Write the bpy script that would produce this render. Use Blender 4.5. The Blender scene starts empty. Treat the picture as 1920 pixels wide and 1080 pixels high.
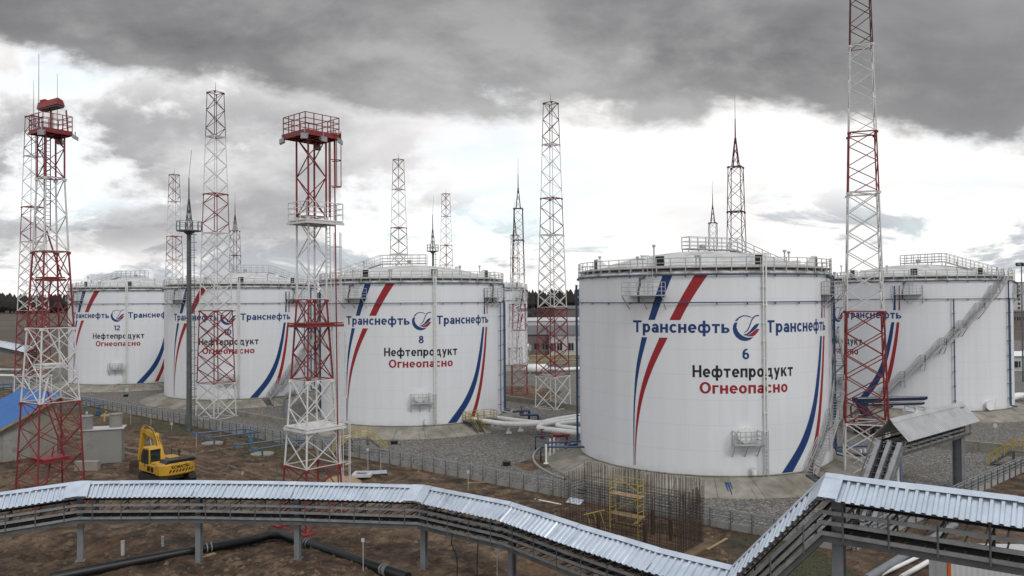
import bpy, bmesh, math, random
import numpy as np
from mathutils import Vector, Matrix, noise as mnoise
R_ = math.radians
random.seed(7)
SC = bpy.context.scene
COL = SC.collection

# ------------------------------------------------------------------ camera
HC = 16.9
cam_d = bpy.data.cameras.new('camera'); cam = bpy.data.objects.new('camera', cam_d); COL.objects.link(cam)
cam_d.sensor_width = 36; cam_d.lens = 36 * 1450 / 1920; cam_d.clip_start = 0.5; cam_d.clip_end = 9000
_p, _r = math.atan(20 / 1450), R_(0.4)
_f = Vector((0, math.cos(_p), math.sin(_p))); _u0 = Vector((0, -math.sin(_p), math.cos(_p))); _r0 = Vector((1, 0, 0))
_rt = _r0 * math.cos(_r) - _u0 * math.sin(_r); _up = _u0 * math.cos(_r) + _r0 * math.sin(_r)
cam.matrix_world = Matrix(((_rt.x, _up.x, -_f.x, 0), (_rt.y, _up.y, -_f.y, 0), (_rt.z, _up.z, -_f.z, HC), (0, 0, 0, 1)))
SC.camera = cam
def at(x, y, z=0.0, Y=None):
    """where the view line of photograph pixel x, y meets height z (or distance Y): used to survey positions"""
    d = _f + _rt * ((x - 960) / 1450) - _up * ((y - 540) / 1450)
    t = (z - HC) / d.z if Y is None else Y / d.y
    return Vector((d.x * t, d.y * t, HC + d.z * t))

# ------------------------------------------------------------------ node helper
class NT:
    def __init__(s, tree): s.t = tree; s.n = tree.nodes; s.n.clear()
    def node(s, typ, ins=None, **props):
        nd = s.n.new(typ)
        for k, v in props.items(): setattr(nd, k, v)
        for k, v in (ins or {}).items(): s.put(nd.inputs[k], v)
        return nd
    def put(s, inp, v):
        if isinstance(v, bpy.types.NodeSocket): s.t.links.new(v, inp)
        else:
            if inp.type == 'RGBA' and not isinstance(v, (int, float)) and len(v) == 3: v = (*v, 1)
            if inp.type == 'RGBA' and isinstance(v, (int, float)): v = (v, v, v, 1)
            inp.default_value = v
    def math(s, op, a, b=0.0, c=0.0, clamp=False):
        nd = s.n.new('ShaderNodeMath'); nd.operation = op; nd.use_clamp = clamp
        for i, v in enumerate((a, b, c)): s.put(nd.inputs[i], v)
        return nd.outputs[0]
    def noise(s, vec, scale, detail=5, rough=.55, dist=0.0):
        nd = s.node('ShaderNodeTexNoise', {'Scale': scale, 'Detail': detail, 'Roughness': rough, 'Distortion': dist})
        if vec is not None: s.put(nd.inputs['Vector'], vec)
        return nd.outputs[0]
    def ss(s, v, a, b):
        nd = s.node('ShaderNodeMapRange', {0: v, 1: a, 2: b, 3: 0.0, 4: 1.0}, interpolation_type='SMOOTHSTEP'); return nd.outputs[0]
    def lin(s, v, a, b, c=0.0, d=1.0):
        return s.node('ShaderNodeMapRange', {0: v, 1: a, 2: b, 3: c, 4: d}).outputs[0]
    def mix(s, fac, a, b, blend='MIX'):
        nd = s.n.new('ShaderNodeMix'); nd.data_type = 'RGBA'; nd.blend_type = blend
        s.put(nd.inputs[0], fac); s.put(nd.inputs[6], a); s.put(nd.inputs[7], b); return nd.outputs[2]
    def ramp(s, fac, stops, interp='LINEAR'):
        nd = s.n.new('ShaderNodeValToRGB'); cr = nd.color_ramp; cr.interpolation = interp
        while len(cr.elements) < len(stops): cr.elements.new(.5)
        for e, (p, c) in zip(cr.elements, stops):
            e.position = p; e.color = (*c, 1) if not isinstance(c, (int, float)) else (c, c, c, 1)
        s.put(nd.inputs[0], fac); return nd.outputs[0]
    def xyz(s, v):
        nd = s.node('ShaderNodeSeparateXYZ', {0: v}); return nd.outputs
    def comb(s, x, y, z):
        return s.node('ShaderNodeCombineXYZ', {0: x, 1: y, 2: z}).outputs[0]

# ------------------------------------------------------------------ sky (directions in the world, +Y is the way the camera looks)
SUN_EL, SUN_AZ = 42, 148          # degrees; azimuth clockwise from +Y
W = bpy.data.worlds.new('World'); SC.world = W; W.use_nodes = True
n = NT(W.node_tree)
d = n.node('ShaderNodeTexCoord').outputs['Generated']
X, Y, Z = n.xyz(d)[:3]
ya = n.math('MAXIMUM', n.math('ABSOLUTE', Y), .10)
u = n.math('DIVIDE', X, ya); v = n.math('DIVIDE', Z, ya)
front = n.ss(Y, -.12, .18)
P = n.comb(u, n.math('MULTIPLY', v, 1.9), n.math('MULTIPLY', Y, .3))
nA = n.noise(P, 3.6, 10, .58, .2)
nB = n.noise(P, 2.4, 9, .54, .25)
nF = n.noise(P, 10.0, 9, .6, .15)
edge = n.math('MULTIPLY', n.ramp(n.lin(u, -.75, .75), [(0, .75), (.09, .60), (.20, .565), (.30, .535), (.5, .485), (.62, .485), (.74, .46), (.84, .385), (.93, .36)], 'B_SPLINE'), .5)
e = n.math('ADD', n.math('SUBTRACT', v, edge), n.math('MULTIPLY', n.math('SUBTRACT', nA, .5), .15))
e = n.math('ADD', e, n.math('MULTIPLY', n.math('SUBTRACT', nF, .5), .075))
deck = n.ss(e, -.008, .026)
deck_c = n.ramp(n.math('ADD', n.math('MULTIPLY', nB, .62), n.math('ADD', n.math('MULTIPLY', nA, .22), n.math('MULTIPLY', nF, .16))), [(.38, (.075, .075, .083)), (.46, (.135, .135, .143)), (.53, (.25, .25, .255)), (.62, (.48, .48, .48))])
deck_c = n.mix(n.math('MULTIPLY', n.ss(v, .27, .40), .45), deck_c, (.29, .29, .30))
deck_c = n.mix(n.math('MULTIPLY', n.ss(u, .30, .62), .45), deck_c, (.40, .40, .405))
deck_c = n.mix(n.ss(v, .46, 1.0), deck_c, (.90, .92, .96))
deck_c = n.mix(n.math('MULTIPLY', n.math('SUBTRACT', 1.0, n.ss(e, .0, .06)), .35), deck_c, (.50, .50, .505))
# grey bank on the left
nC = n.noise(n.comb(n.math('ADD', u, 3.7), n.math('MULTIPLY', v, 1.6), .3), 3.4, 10, .6, .2)
lm = n.math('MULTIPLY', n.ss(n.math('MULTIPLY', u, -1), .0, .30), n.math('SUBTRACT', n.ss(v, .03, .10), n.math('MULTIPLY', n.ss(v, .22, .33), .75)))
lbank = n.math('MULTIPLY', n.ss(nC, .42, .51), lm, clamp=True)
lb_c = n.ramp(n.math('ADD', n.math('MULTIPLY', nA, .6), n.math('MULTIPLY', nF, .4)), [(.34, (.27, .275, .295)), (.48, (.41, .41, .425)), (.62, (.74, .74, .75))])
# low broken cumulus near the horizon
Q = n.comb(n.math('MULTIPLY', u, 5.0), n.math('MULTIPLY', v, 15.0), 0.0)
nD = n.noise(Q, 1.0, 10, .62, .5)
lowm = n.math('MULTIPLY', n.ss(v, .0, .025), n.math('SUBTRACT', 1.0, n.ss(v, .085, .16)))
low = n.math('MULTIPLY', n.ss(nD, .50, .58), n.math('MULTIPLY', lowm, .95))
nE = n.noise(n.comb(n.math('MULTIPLY', u, 1.4), n.math('MULTIPLY', v, 5.0), 4.0), 1.6, 6, .55, .3)
sky = n.node('ShaderNodeTexSky', sky_type='NISHITA', sun_disc=False, sun_elevation=R_(SUN_EL), sun_rotation=R_(SUN_AZ)).outputs[0]
S = 10.0
def sc(c): return n.mix(1.0, c, (S, S, S), 'MULTIPLY')
base = n.ramp(nE, [(.26, (.88, .89, .90)), (.38, (1.04, 1.01, 1.0)), (.75, (1.12, 1.12, 1.1))])
blue = n.math('MULTIPLY', n.math('MULTIPLY', n.ss(nC, .50, .36), n.ss(v, .02, .10)), .5)
c = n.mix(low, base, (.50, .535, .58))
c = n.mix(n.math('MULTIPLY', lbank, .88), c, lb_c)
c = n.mix(deck, c, deck_c)
rear = n.ramp(nB, [(.3, (.70, .72, .76)), (.7, (1.02, 1.01, .99))])
c = sc(n.mix(front, rear, c))
c = n.mix(n.math('MULTIPLY', blue, n.math('SUBTRACT', 1.0, deck)), c, n.mix(.55, n.mix(1.0, sky, (2.0, 2.1, 2.1), 'MULTIPLY'), (9.6, 10, 10)))
bg = n.node('ShaderNodeBackground', {0: c, 1: .1})
n.t.links.new(bg.outputs[0], n.node('ShaderNodeOutputWorld').inputs[0])

sun_d = bpy.data.lights.new('sun', 'SUN'); sun = bpy.data.objects.new('sun', sun_d); COL.objects.link(sun)
sun_d.energy = 1.1; sun_d.angle = R_(14); sun_d.color = (1, .98, .95)
_el, _az = R_(SUN_EL), R_(SUN_AZ)
sd_ = Vector((math.sin(_az) * math.cos(_el), math.cos(_az) * math.cos(_el), math.sin(_el)))
sun.rotation_euler = sd_.to_track_quat('Z', 'Y').to_euler(); sun.location = sd_ * 200 + Vector((0, 0, 60))
SC.view_settings.view_transform = 'Standard'; SC.view_settings.look = 'None'
SC.view_settings.gamma = 1; SC.view_settings.exposure = 0; SC.view_settings.use_curve_mapping = False

# ------------------------------------------------------------------ materials
def newmat(name):
    m = bpy.data.materials.new(name); m.use_nodes = True; k = NT(m.node_tree)
    b = k.node('ShaderNodeBsdfPrincipled'); k.t.links.new(b.outputs[0], k.node('ShaderNodeOutputMaterial').inputs[0])
    return m, k, b
def plain(name, col, rough=.6, metal=0.0, var=.18, scale=2.5, dirt=None, bump=0.0, bscale=20, spec=.4):
    m, k, b = newmat(name)
    o = k.node('ShaderNodeTexCoord').outputs['Object']
    f = k.noise(o, scale, 6, .6)
    lo = tuple(c * (1 - var) for c in col); hi = tuple(min(1, c * (1 + var)) for c in col)
    cc = k.ramp(f, [(.3, lo), (.7, hi)])
    if dirt:
        g = k.noise(o, scale * .55 + .4, 7, .65, .4)
        cc = k.mix(k.math('MULTIPLY', k.ss(g, .52, .70), dirt[1]), cc, dirt[0])
    k.put(b.inputs['Base Color'], cc)
    k.put(b.inputs['Roughness'], k.lin(f, .2, .8, max(.05, rough - .08), min(1, rough + .1)))
    b.inputs['Metallic'].default_value = metal; b.inputs['Specular IOR Level'].default_value = spec
    if bump:
        bn = k.node('ShaderNodeBump', {'Height': k.noise(o, bscale, 5, .6), 'Strength': bump, 'Distance': .03})
        k.put(b.inputs['Normal'], bn.outputs[0])
    return m
M = {}
M['white'] = plain('white_paint', (.74, .745, .75), .5, var=.05, dirt=((.42, .39, .35), .25))
M['rail'] = plain('grey_white_railing', (.40, .405, .41), .5, var=.1, scale=1.5, dirt=((.25, .235, .21), .4))
M['whitepipe'] = plain('white_pipe_paint', (.72, .72, .71), .45, var=.06, scale=1.2, dirt=((.40, .37, .33), .35))
M['red'] = plain('red_oxide_paint', (.20, .024, .026), .5, var=.25, scale=1.5, dirt=((.11, .03, .025), .5))
M['backlitred'] = plain('backlit_dark_red_paint', (.085, .020, .022), .6, var=.3, scale=1.5, dirt=((.05, .022, .02), .5))  # darker copy of the red: backlit shade against the sky painted into the colour
M['mastwhite'] = plain('mast_white_paint', (.58, .58, .575), .5, var=.08, scale=1.5, dirt=((.36, .34, .31), .4))
M['blue'] = plain('blue_pipe_paint', (.04, .078, .15), .45, var=.2, dirt=((.10, .12, .15), .3))
M['brightblue'] = plain('light_blue_pipe_paint', (.075, .145, .235), .45, var=.2, dirt=((.13, .15, .17), .35))
M['yellow'] = plain('yellow_paint', (.38, .29, .055), .5, var=.15, dirt=((.20, .13, .05), .4))
M['steel'] = plain('galvanised_steel', (.30, .31, .32), .5, .55, var=.2, scale=1.8, dirt=((.15, .14, .13), .4))
M['lightsteel'] = plain('bright_galvanised_steel', (.33, .34, .35), .5, .4, var=.15, scale=1.2, dirt=((.22, .21, .2), .35))
M['lightconc'] = plain('light_concrete', (.29, .285, .27), .88, var=.15, scale=.7, dirt=((.2, .185, .16), .5))
M['dsteel'] = plain('dark_grey_steel', (.115, .12, .125), .55, .25, var=.25, scale=1.5, dirt=((.06, .055, .05), .4))
M['post'] = plain('grey_painted_steel', (.19, .20, .215), .5, .2, var=.15, scale=1.2, dirt=((.12, .115, .11), .4))
M['rust'] = plain('rusty_steel', (.060, .040, .030), .85, .1, var=.4, scale=3, bump=.3)
M['black'] = plain('black_plastic', (.012, .013, .014), .38, var=.3)
M['rubber'] = plain('rubber', (.022, .021, .02), .85, var=.3, dirt=((.09, .065, .045), .6))
M['concrete'] = plain('concrete', (.27, .265, .25), .88, var=.18, scale=.9, dirt=((.15, .135, .115), .6), bump=.35, bscale=9)
M['oldconc'] = plain('stained_concrete', (.25, .235, .205), .9, var=.22, scale=.5, dirt=((.125, .105, .075), .75), bump=.4, bscale=6)
M['wood'] = plain('raw_wood', (.30, .21, .12), .8, var=.25, scale=3)
M['glass'] = plain('dark_glass', (.02, .028, .03), .12, var=.3, spec=.7)
M['roofblue'] = plain('blue_roof_sheet', (.03, .115, .32), .4, var=.12, scale=.8, dirt=((.09, .16, .30), .4))
M['greybox'] = plain('grey_primer', (.215, .215, .205), .6, var=.1, scale=.6, dirt=((.14, .13, .115), .5))
M['dred'] = plain('dark_red_valve_paint', (.16, .02, .02), .5, var=.2)
M['bluep'] = plain('mark_blue', (.008, .040, .155), .5, var=.08)
M['redp'] = plain('mark_red', (.29, .014, .020), .5, var=.08)
M['blackp'] = plain('mark_black', (.012, .012, .013), .5, var=.1)
M['navy'] = plain('navy_boom_paint', (.009, .022, .062), .35, var=.25, dirt=((.05, .05, .06), .3))
M['exyel'] = plain('construction_yellow', (.50, .285, .025), .42, var=.1, scale=1.2, dirt=((.17, .10, .045), .55))
M['orange'] = plain('orange_paint', (.45, .10, .02), .5, var=.15)
M['roofgrey'] = plain('grey_roofing', (.12, .12, .125), .7, var=.2, scale=.2)
M['facade'] = plain('pale_facade', (.46, .46, .47), .75, var=.1, scale=.15, dirt=((.28, .27, .26), .4))
M['brick'] = plain('dull_brick', (.15, .125, .118), .85, var=.25, scale=.4)
M['sheetgrey'] = plain('grey_roof_sheet', (.40, .41, .42), .45, .35, var=.12, scale=.7, dirt=((.25, .24, .23), .4))

# galvanised roof sheets: bright zinc with spangle and stains
m, k, b = newmat('zinc_sheet')
o = k.node('ShaderNodeTexCoord').outputs['Object']
f1 = k.noise(o, .9, 6, .6, .3); f2 = k.noise(o, 5.0, 6, .65)
k.put(b.inputs['Base Color'], k.mix(k.math('MULTIPLY', k.ss(f2, .5, .72), .35), k.ramp(f1, [(.3, (.46, .52, .60)), (.7, (.62, .68, .76))]), (.44, .48, .53)))
b.inputs['Metallic'].default_value = .75
cv_ = k.xyz(k.node('ShaderNodeTexVoronoi', {'Vector': o, 'Scale': .75}).outputs['Color'])[0]
k.put(b.inputs['Roughness'], k.math('ADD', k.lin(f2, .25, .8, .18, .34), k.math('MULTIPLY', cv_, .16)))
k.put(b.inputs['Normal'], k.node('ShaderNodeBump', {'Height': f1, 'Strength': .06, 'Distance': .05}).outputs[0])
M['zinc'] = m

# tank shell: white paint, plate seams, faint vertical wash streaks
m, k, b = newmat('tank_shell_paint')
o = k.node('ShaderNodeTexCoord').outputs['Object']
x, y, z = k.xyz(o)[:3]
ang = k.math('MULTIPLY', k.math('ARCTAN2', x, y), 12.7)
wv = k.comb(k.math('MULTIPLY', ang, 1.0), k.math('MULTIPLY', z, .045), 0.0)
st = k.noise(wv, 1.1, 7, .62); st2 = k.noise(wv, .28, 4, .5)
col = k.ramp(st, [(.30, (.655, .67, .70)), (.55, (.70, .715, .745)), (.75, (.72, .735, .765))])
col = k.mix(k.math('MULTIPLY', k.ss(st2, .50, .68), .16), col, (.56, .56, .56))
drip = k.math('MULTIPLY', k.ss(k.noise(wv, 2.6, 5, .6), .60, .74), k.ss(z, 8.0, 18.0))
col = k.mix(k.math('MULTIPLY', drip, .14), col, (.45, .43, .41))
low = k.math('MULTIPLY', k.ss(k.math('ADD', z, k.math('MULTIPLY', k.noise(o, .8, 5), 1.6)), 1.6, .6), .38)
col = k.mix(low, col, (.42, .40, .37))
rn = k.math('MULTIPLY', k.math('MULTIPLY', k.ss(k.noise(k.comb(k.math('MULTIPLY', ang, 1.0), k.math('MULTIPLY', z, .03), 2.0), 3.4, 4, .6), .66, .76), k.ss(k.noise(o, .16, 4), .48, .62)), .10)
col = k.mix(rn, col, (.36, .30, .25))
row = k.math('FLOOR', k.math('DIVIDE', z, 2.25))
seam_h = k.math('LESS_THAN', k.math('PINGPONG', z, 1.125), .018)
av = k.math('ADD', ang, k.math('MULTIPLY', row, 2.7))
seam_v = k.math('LESS_THAN', k.math('PINGPONG', av, 4.0), .018)
seam = k.math('MAXIMUM', seam_h, seam_v)
col = k.mix(k.math('MULTIPLY', seam, .30), col, (.40, .40, .40))
k.put(b.inputs['Base Color'], col); k.put(b.inputs['Roughness'], k.lin(st, .3, .7, .38, .55))
dent = k.noise(k.comb(ang, z, 0.0), .35, 3, .5)
k.put(b.inputs['Normal'], k.node('ShaderNodeBump', {'Height': dent, 'Strength': .25, 'Distance': .12}).outputs[0])
M['shell'] = m

# dome roof
m, k, b = newmat('dome_paint')
o = k.node('ShaderNodeTexCoord').outputs['Object']
x, y, z = k.xyz(o)[:3]
a36 = k.math('MULTIPLY', k.math('ARCTAN2', x, y), 36 / (2 * math.pi))
rib = k.math('LESS_THAN', k.math('PINGPONG', a36, .5), .02)
f1 = k.noise(o, .5, 7, .62, .3)
col = k.ramp(f1, [(.32, (.36, .35, .33)), (.52, (.50, .50, .50)), (.7, (.57, .575, .58))])
col = k.mix(k.math('MULTIPLY', k.ss(z, 19.3, 18.1), k.ss(k.noise(o, .9, 5), .42, .66)), col, (.20, .185, .15))
col = k.mix(k.math('MULTIPLY', rib, .3), col, (.35, .35, .35))
k.put(b.inputs['Base Color'], col); b.inputs['Roughness'].default_value = .55
M['dome'] = m

# sloping concrete apron round each tank, radial joints and stains
m, k, b = newmat('apron_concrete')
o = k.node('ShaderNodeTexCoord').outputs['Object']
x, y, z = k.xyz(o)[:3]
a = k.math('MULTIPLY', k.math('ARCTAN2', x, y), 26 / (2 * math.pi))
j = k.math('LESS_THAN', k.math('PINGPONG', a, .5), .008)
f1 = k.noise(o, .45, 8, .65, .4); f2 = k.noise(k.comb(k.math('MULTIPLY', a, 6.0), k.math('MULTIPLY', z, .6), 0.0), 1.0, 6, .6)
col = k.ramp(f1, [(.30, (.125, .110, .082)), (.48, (.22, .206, .172)), (.68, (.32, .305, .268))])
col = k.mix(k.math('MULTIPLY', k.ss(f2, .52, .7), .55), col, (.13, .112, .085))
col = k.mix(k.math('MULTIPLY', j, .8), col, (.06, .055, .05))
k.put(b.inputs['Base Color'], col); b.inputs['Roughness'].default_value = .9
k.put(b.inputs['Normal'], k.node('ShaderNodeBump', {'Height': k.noise(o, 5, 6, .6), 'Strength': .4, 'Distance': .04}).outputs[0])
M['apron'] = m

# gravel
m, k, b = newmat('gravel')
o = k.node('ShaderNodeTexCoord').outputs['Object']
vo = k.node('ShaderNodeTexVoronoi', {'Vector': o, 'Scale': 6.8, 'Randomness': 1.0})
cellv = k.math('ADD', k.math('MULTIPLY', k.xyz(vo.outputs['Color'])[0], .45), k.math('MULTIPLY', k.lin(k.noise(o, 3.4, 7, .9), .34, .66), .55))
f1 = k.noise(o, .10, 6, .6, .4); f2 = k.noise(o, 1.3, 5, .6)
col = k.ramp(cellv, [(.15, (.032, .029, .026)), (.42, (.098, .091, .083)), (.64, (.178, .167, .152)), (.90, (.44, .42, .39))])
col = k.mix(k.math('MULTIPLY', k.ss(f1, .50, .68), .55), col, (.105, .085, .062))
col = k.mix(k.math('MULTIPLY', k.ss(f2, .55, .75), .4), col, (.075, .068, .062))
k.put(b.inputs['Base Color'], col); b.inputs['Roughness'].default_value = .95
k.put(b.inputs['Normal'], k.node('ShaderNodeBump', {'Height': vo.outputs['Distance'], 'Strength': 1.0, 'Distance': .06}).outputs[0])
M['gravel'] = m

# bare soil of the building site / grass / ploughed land by vertex zones
m, k, b = newmat('soil')
o = k.node('ShaderNodeTexCoord').outputs['Object']
zo = k.node('ShaderNodeVertexColor', layer_name='zone').outputs[0]
zr, zg, zb = [k.node('ShaderNodeSeparateColor', {0: zo}).outputs[i] for i in range(3)]
x, y, z = k.xyz(o)[:3]
f1 = k.noise(o, .09, 8, .62, .6); f2 = k.noise(o, .62, 9, .68, .5); f3 = k.noise(o, 2.6, 8, .68, .4); f4 = k.noise(o, 9.0, 5, .6)
col = k.ramp(f2, [(.36, (.019, .010, .005)), (.45, (.062, .035, .019)), (.54, (.135, .082, .046)), (.64, (.265, .182, .115))])
col = k.mix(k.math('MULTIPLY', k.ss(f1, .50, .64), .5), col, (.26, .172, .100))
col = k.mix(k.math('MULTIPLY', k.ss(k.noise(o, .16, 5, .6, .5), .56, .66), .6), col, (.19, .08, .028))
# tyre tracks running along the bund
tv = k.comb(k.math('ADD', k.math('MULTIPLY', x, .634), k.math('MULTIPLY', y, .773)), k.math('MULTIPLY', k.math('SUBTRACT', k.math('MULTIPLY', x, .773), k.math('MULTIPLY', y, .634)), .05), 0.0)
tr = k.noise(tv, 1.15, 5, .6, .25)
col = k.mix(k.math('MULTIPLY', zg, k.ss(tr, .50, .62)), col, (.25, .19, .135))
col = k.mix(k.math('MULTIPLY', zg, k.ss(tr, .46, .36)), col, (.060, .037, .022))
col = k.mix(k.math('MULTIPLY', k.ss(f3, .50, .66), .65), col, (.026, .017, .010))
col = k.mix(k.math('MULTIPLY', k.ss(f4, .58, .70), .30), col, (.24, .19, .145))
gcol = k.ramp(f3, [(.3, (.030, .034, .012)), (.55, (.062, .066, .026)), (.75, (.11, .10, .052))])
col = k.mix(k.math('MULTIPLY', zr, k.ss(k.math('ADD', f2, k.math('MULTIPLY', zr, .25)), .48, .62)), col, gcol)
fcol = k.ramp(k.noise(k.comb(k.math('MULTIPLY', x, .004), k.math('MULTIPLY', y, .02), 0.0), 1.0, 6, .6), [(.3, (.045, .036, .026)), (.5, (.085, .066, .05)), (.7, (.13, .105, .078))])
col = k.mix(zb, col, fcol)
k.put(b.inputs['Base Color'], col); k.put(b.inputs['Roughness'], k.lin(f2, .3, .7, .8, .97))
hh = k.math('ADD', k.math('MULTIPLY', f3, .7), k.math('MULTIPLY', f4, .25))
k.put(b.inputs['Normal'], k.node('ShaderNodeBump', {'Height': hh, 'Strength': 1.0, 'Distance': .65}).outputs[0])
M['soil'] = m
M['clod'] = plain('soil_clod', (.13, .09, .06), .95, var=.5, scale=.6)
M['tree'] = plain('bare_winter_trees', (.030, .026, .023), .95, var=.35, scale=.05)

# ------------------------------------------------------------------ mesh helpers
def V(*a): return Vector(a)
class MB:
    def __init__(s): s.v = []; s.f = []; s.mi = []; s.sm = []
    def add(s, vs, fs, mi=0, smooth=False):
        o = len(s.v); s.v += [tuple(p) for p in vs]
        for f in fs: s.f.append(tuple(i + o for i in f)); s.mi.append(mi); s.sm.append(smooth)
        return s
    def box(s, c, size, ux=(1, 0, 0), uz=(0, 0, 1), mi=0):
        c = Vector(c); ux = Vector(ux).normalized(); uz = Vector(uz).normalized(); uy = uz.cross(ux).normalized()
        a, b_, h = size[0] / 2, size[1] / 2, size[2] / 2
        vs = [c + ux * (i * a) + uy * (j * b_) + uz * (k_ * h) for k_ in (-1, 1) for i, j in ((-1, -1), (1, -1), (1, 1), (-1, 1))]
        return s.add(vs, [(3, 2, 1, 0), (4, 5, 6, 7), (0, 1, 5, 4), (1, 2, 6, 5), (2, 3, 7, 6), (3, 0, 4, 7)], mi)
    def bar(s, p, q, w=.1, n=4, mi=0, w2=None, rot=None):
        p = Vector(p); q = Vector(q); d = q - p
        if d.length < 1e-6: return s
        d.normalize(); a = Vector((0, 0, 1)) if abs(d.z) < .9 else Vector((1, 0, 0))
        e1 = d.cross(a).normalized(); e2 = d.cross(e1)
        r1 = w / 2; r2 = (w2 if w2 is not None else w) / 2
        if n == 4: r1 *= 1.41; r2 *= 1.41
        ph = math.pi / 4 if n == 4 else 0
        if rot is not None: ph = rot
        vs = []
        for c_, r in ((p, r1), (q, r2)):
            for i in range(n):
                t = ph + 2 * math.pi * i / n; vs.append(c_ + e1 * (math.cos(t) * r) + e2 * (math.sin(t) * r))
        fs = [(i, (i + 1) % n, n + (i + 1) % n, n + i) for i in range(n)]
        s.add(vs, fs, mi, n > 5)
        return s.add(vs, [tuple(range(n))[::-1], tuple(range(n, 2 * n))], mi)
    def rect(s, p, q, w, h, mi=0, up=(0, 0, 1)):
        """rectangular section bar: w across, h upright"""
        p = Vector(p); q = Vector(q); d = q - p; L = d.length; d.normalize()
        upv = Vector(up); side = upv.cross(d)
        if side.length < 1e-4: side = Vector((1, 0, 0))
        uz = d.cross(side.normalized())
        return s.box((p + q) / 2, (L, w, h), d, uz, mi)
    def tube(s, pts, r, n=8, mi=0, caps=True):
        pts = [Vector(p) for p in pts]; vs = []; ref = Vector((0, 0, 1))
        for i, p in enumerate(pts):
            t = (pts[min(i + 1, len(pts) - 1)] - pts[max(i - 1, 0)]).normalized()
            rf = ref if abs(t.dot(ref)) < .93 else Vector((1, 0, 0))
            e1 = t.cross(rf).normalized(); e2 = t.cross(e1)
            rr = r[i] if isinstance(r, (list, tuple)) else r
            for j in range(n):
                a = 2 * math.pi * j / n; vs.append(p + e1 * (math.cos(a) * rr) + e2 * (math.sin(a) * rr))
        fs = [(i * n + j, i * n + (j + 1) % n, (i + 1) * n + (j + 1) % n, (i + 1) * n + j) for i in range(len(pts) - 1) for j in range(n)]
        s.add(vs, fs, mi, True)
        if caps:
            m_ = len(pts) * n
            s.add(vs[:n], [tuple(range(n))[::-1]], mi); s.add(vs[m_ - n:], [tuple(range(n))], mi)
        return s
    def lathe(s, prof, n=32, c=(0, 0, 0), mi=0, smooth=True, a0=0.0, a1=2 * math.pi):
        full = abs(a1 - a0 - 2 * math.pi) < 1e-6; m_ = n if full else n + 1; c = Vector(c); vs = []
        for r, z in prof:
            for j in range(m_):
                a = a0 + (a1 - a0) * j / n; vs.append(c + Vector((math.sin(a) * r, -math.cos(a) * r, z)))
        fs = []
        for i in range(len(prof) - 1):
            for j in range(n):
                j2 = (j + 1) % m_; fs.append((i * m_ + j, i * m_ + j2, (i + 1) * m_ + j2, (i + 1) * m_ + j))
        return s.add(vs, fs, mi, smooth)
    def cyl(s, c, r, h, n=16, mi=0, r2=None):
        r2 = r if r2 is None else r2
        s.lathe([(r, 0), (r2, h)], n, c, mi); c = Vector(c)
        s.add([c + Vector((math.sin(2 * math.pi * j / n) * r2, -math.cos(2 * math.pi * j / n) * r2, h)) for j in range(n)], [tuple(range(n))], mi)
        return s.add([c + Vector((math.sin(2 * math.pi * j / n) * r, -math.cos(2 * math.pi * j / n) * r, 0)) for j in range(n)], [tuple(range(n))[::-1]], mi)
    def prism(s, poly, p0, ex, ey, depth, mi=0):
        """polygon in plane ex, ey at p0, extruded along ex x ey by depth"""
        p0 = Vector(p0); ex = Vector(ex).normalized(); ey = Vector(ey).normalized(); ez = ex.cross(ey); m_ = len(poly)
        a = [p0 + ex * x + ey * y for x, y in poly]; b_ = [p + ez * depth for p in a]
        fs = [tuple(range(m_))[::-1], tuple(range(m_, 2 * m_))] + [(i, (i + 1) % m_, m_ + (i + 1) % m_, m_ + i) for i in range(m_)]
        return s.add(a + b_, fs, mi)
    def build(s, name, mats, parent=None, loc=None, bevel=0):
        me = bpy.data.meshes.new(name); me.from_pydata(s.v, [], s.f)
        mats = mats if isinstance(mats, (list, tuple)) else [mats]
        for m_ in mats: me.materials.append(M[m_] if isinstance(m_, str) else m_)
        me.polygons.foreach_set('material_index', s.mi); me.polygons.foreach_set('use_smooth', s.sm); me.update()
        if bevel:
            bm = bmesh.new(); bm.from_mesh(me); bmesh.ops.remove_doubles(bm, verts=bm.verts, dist=1e-5)
            ed = [e_ for e_ in bm.edges if len(e_.link_faces) == 2 and e_.calc_face_angle(0) > .5]
            bmesh.ops.bevel(bm, geom=ed, offset=bevel, segments=2, affect='EDGES', profile=.6); bm.to_mesh(me); bm.free()
        o_ = bpy.data.objects.new(name, me); COL.objects.link(o_)
        if parent: o_.parent = parent
        if loc is not None: o_.location = loc
        return o_

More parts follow.
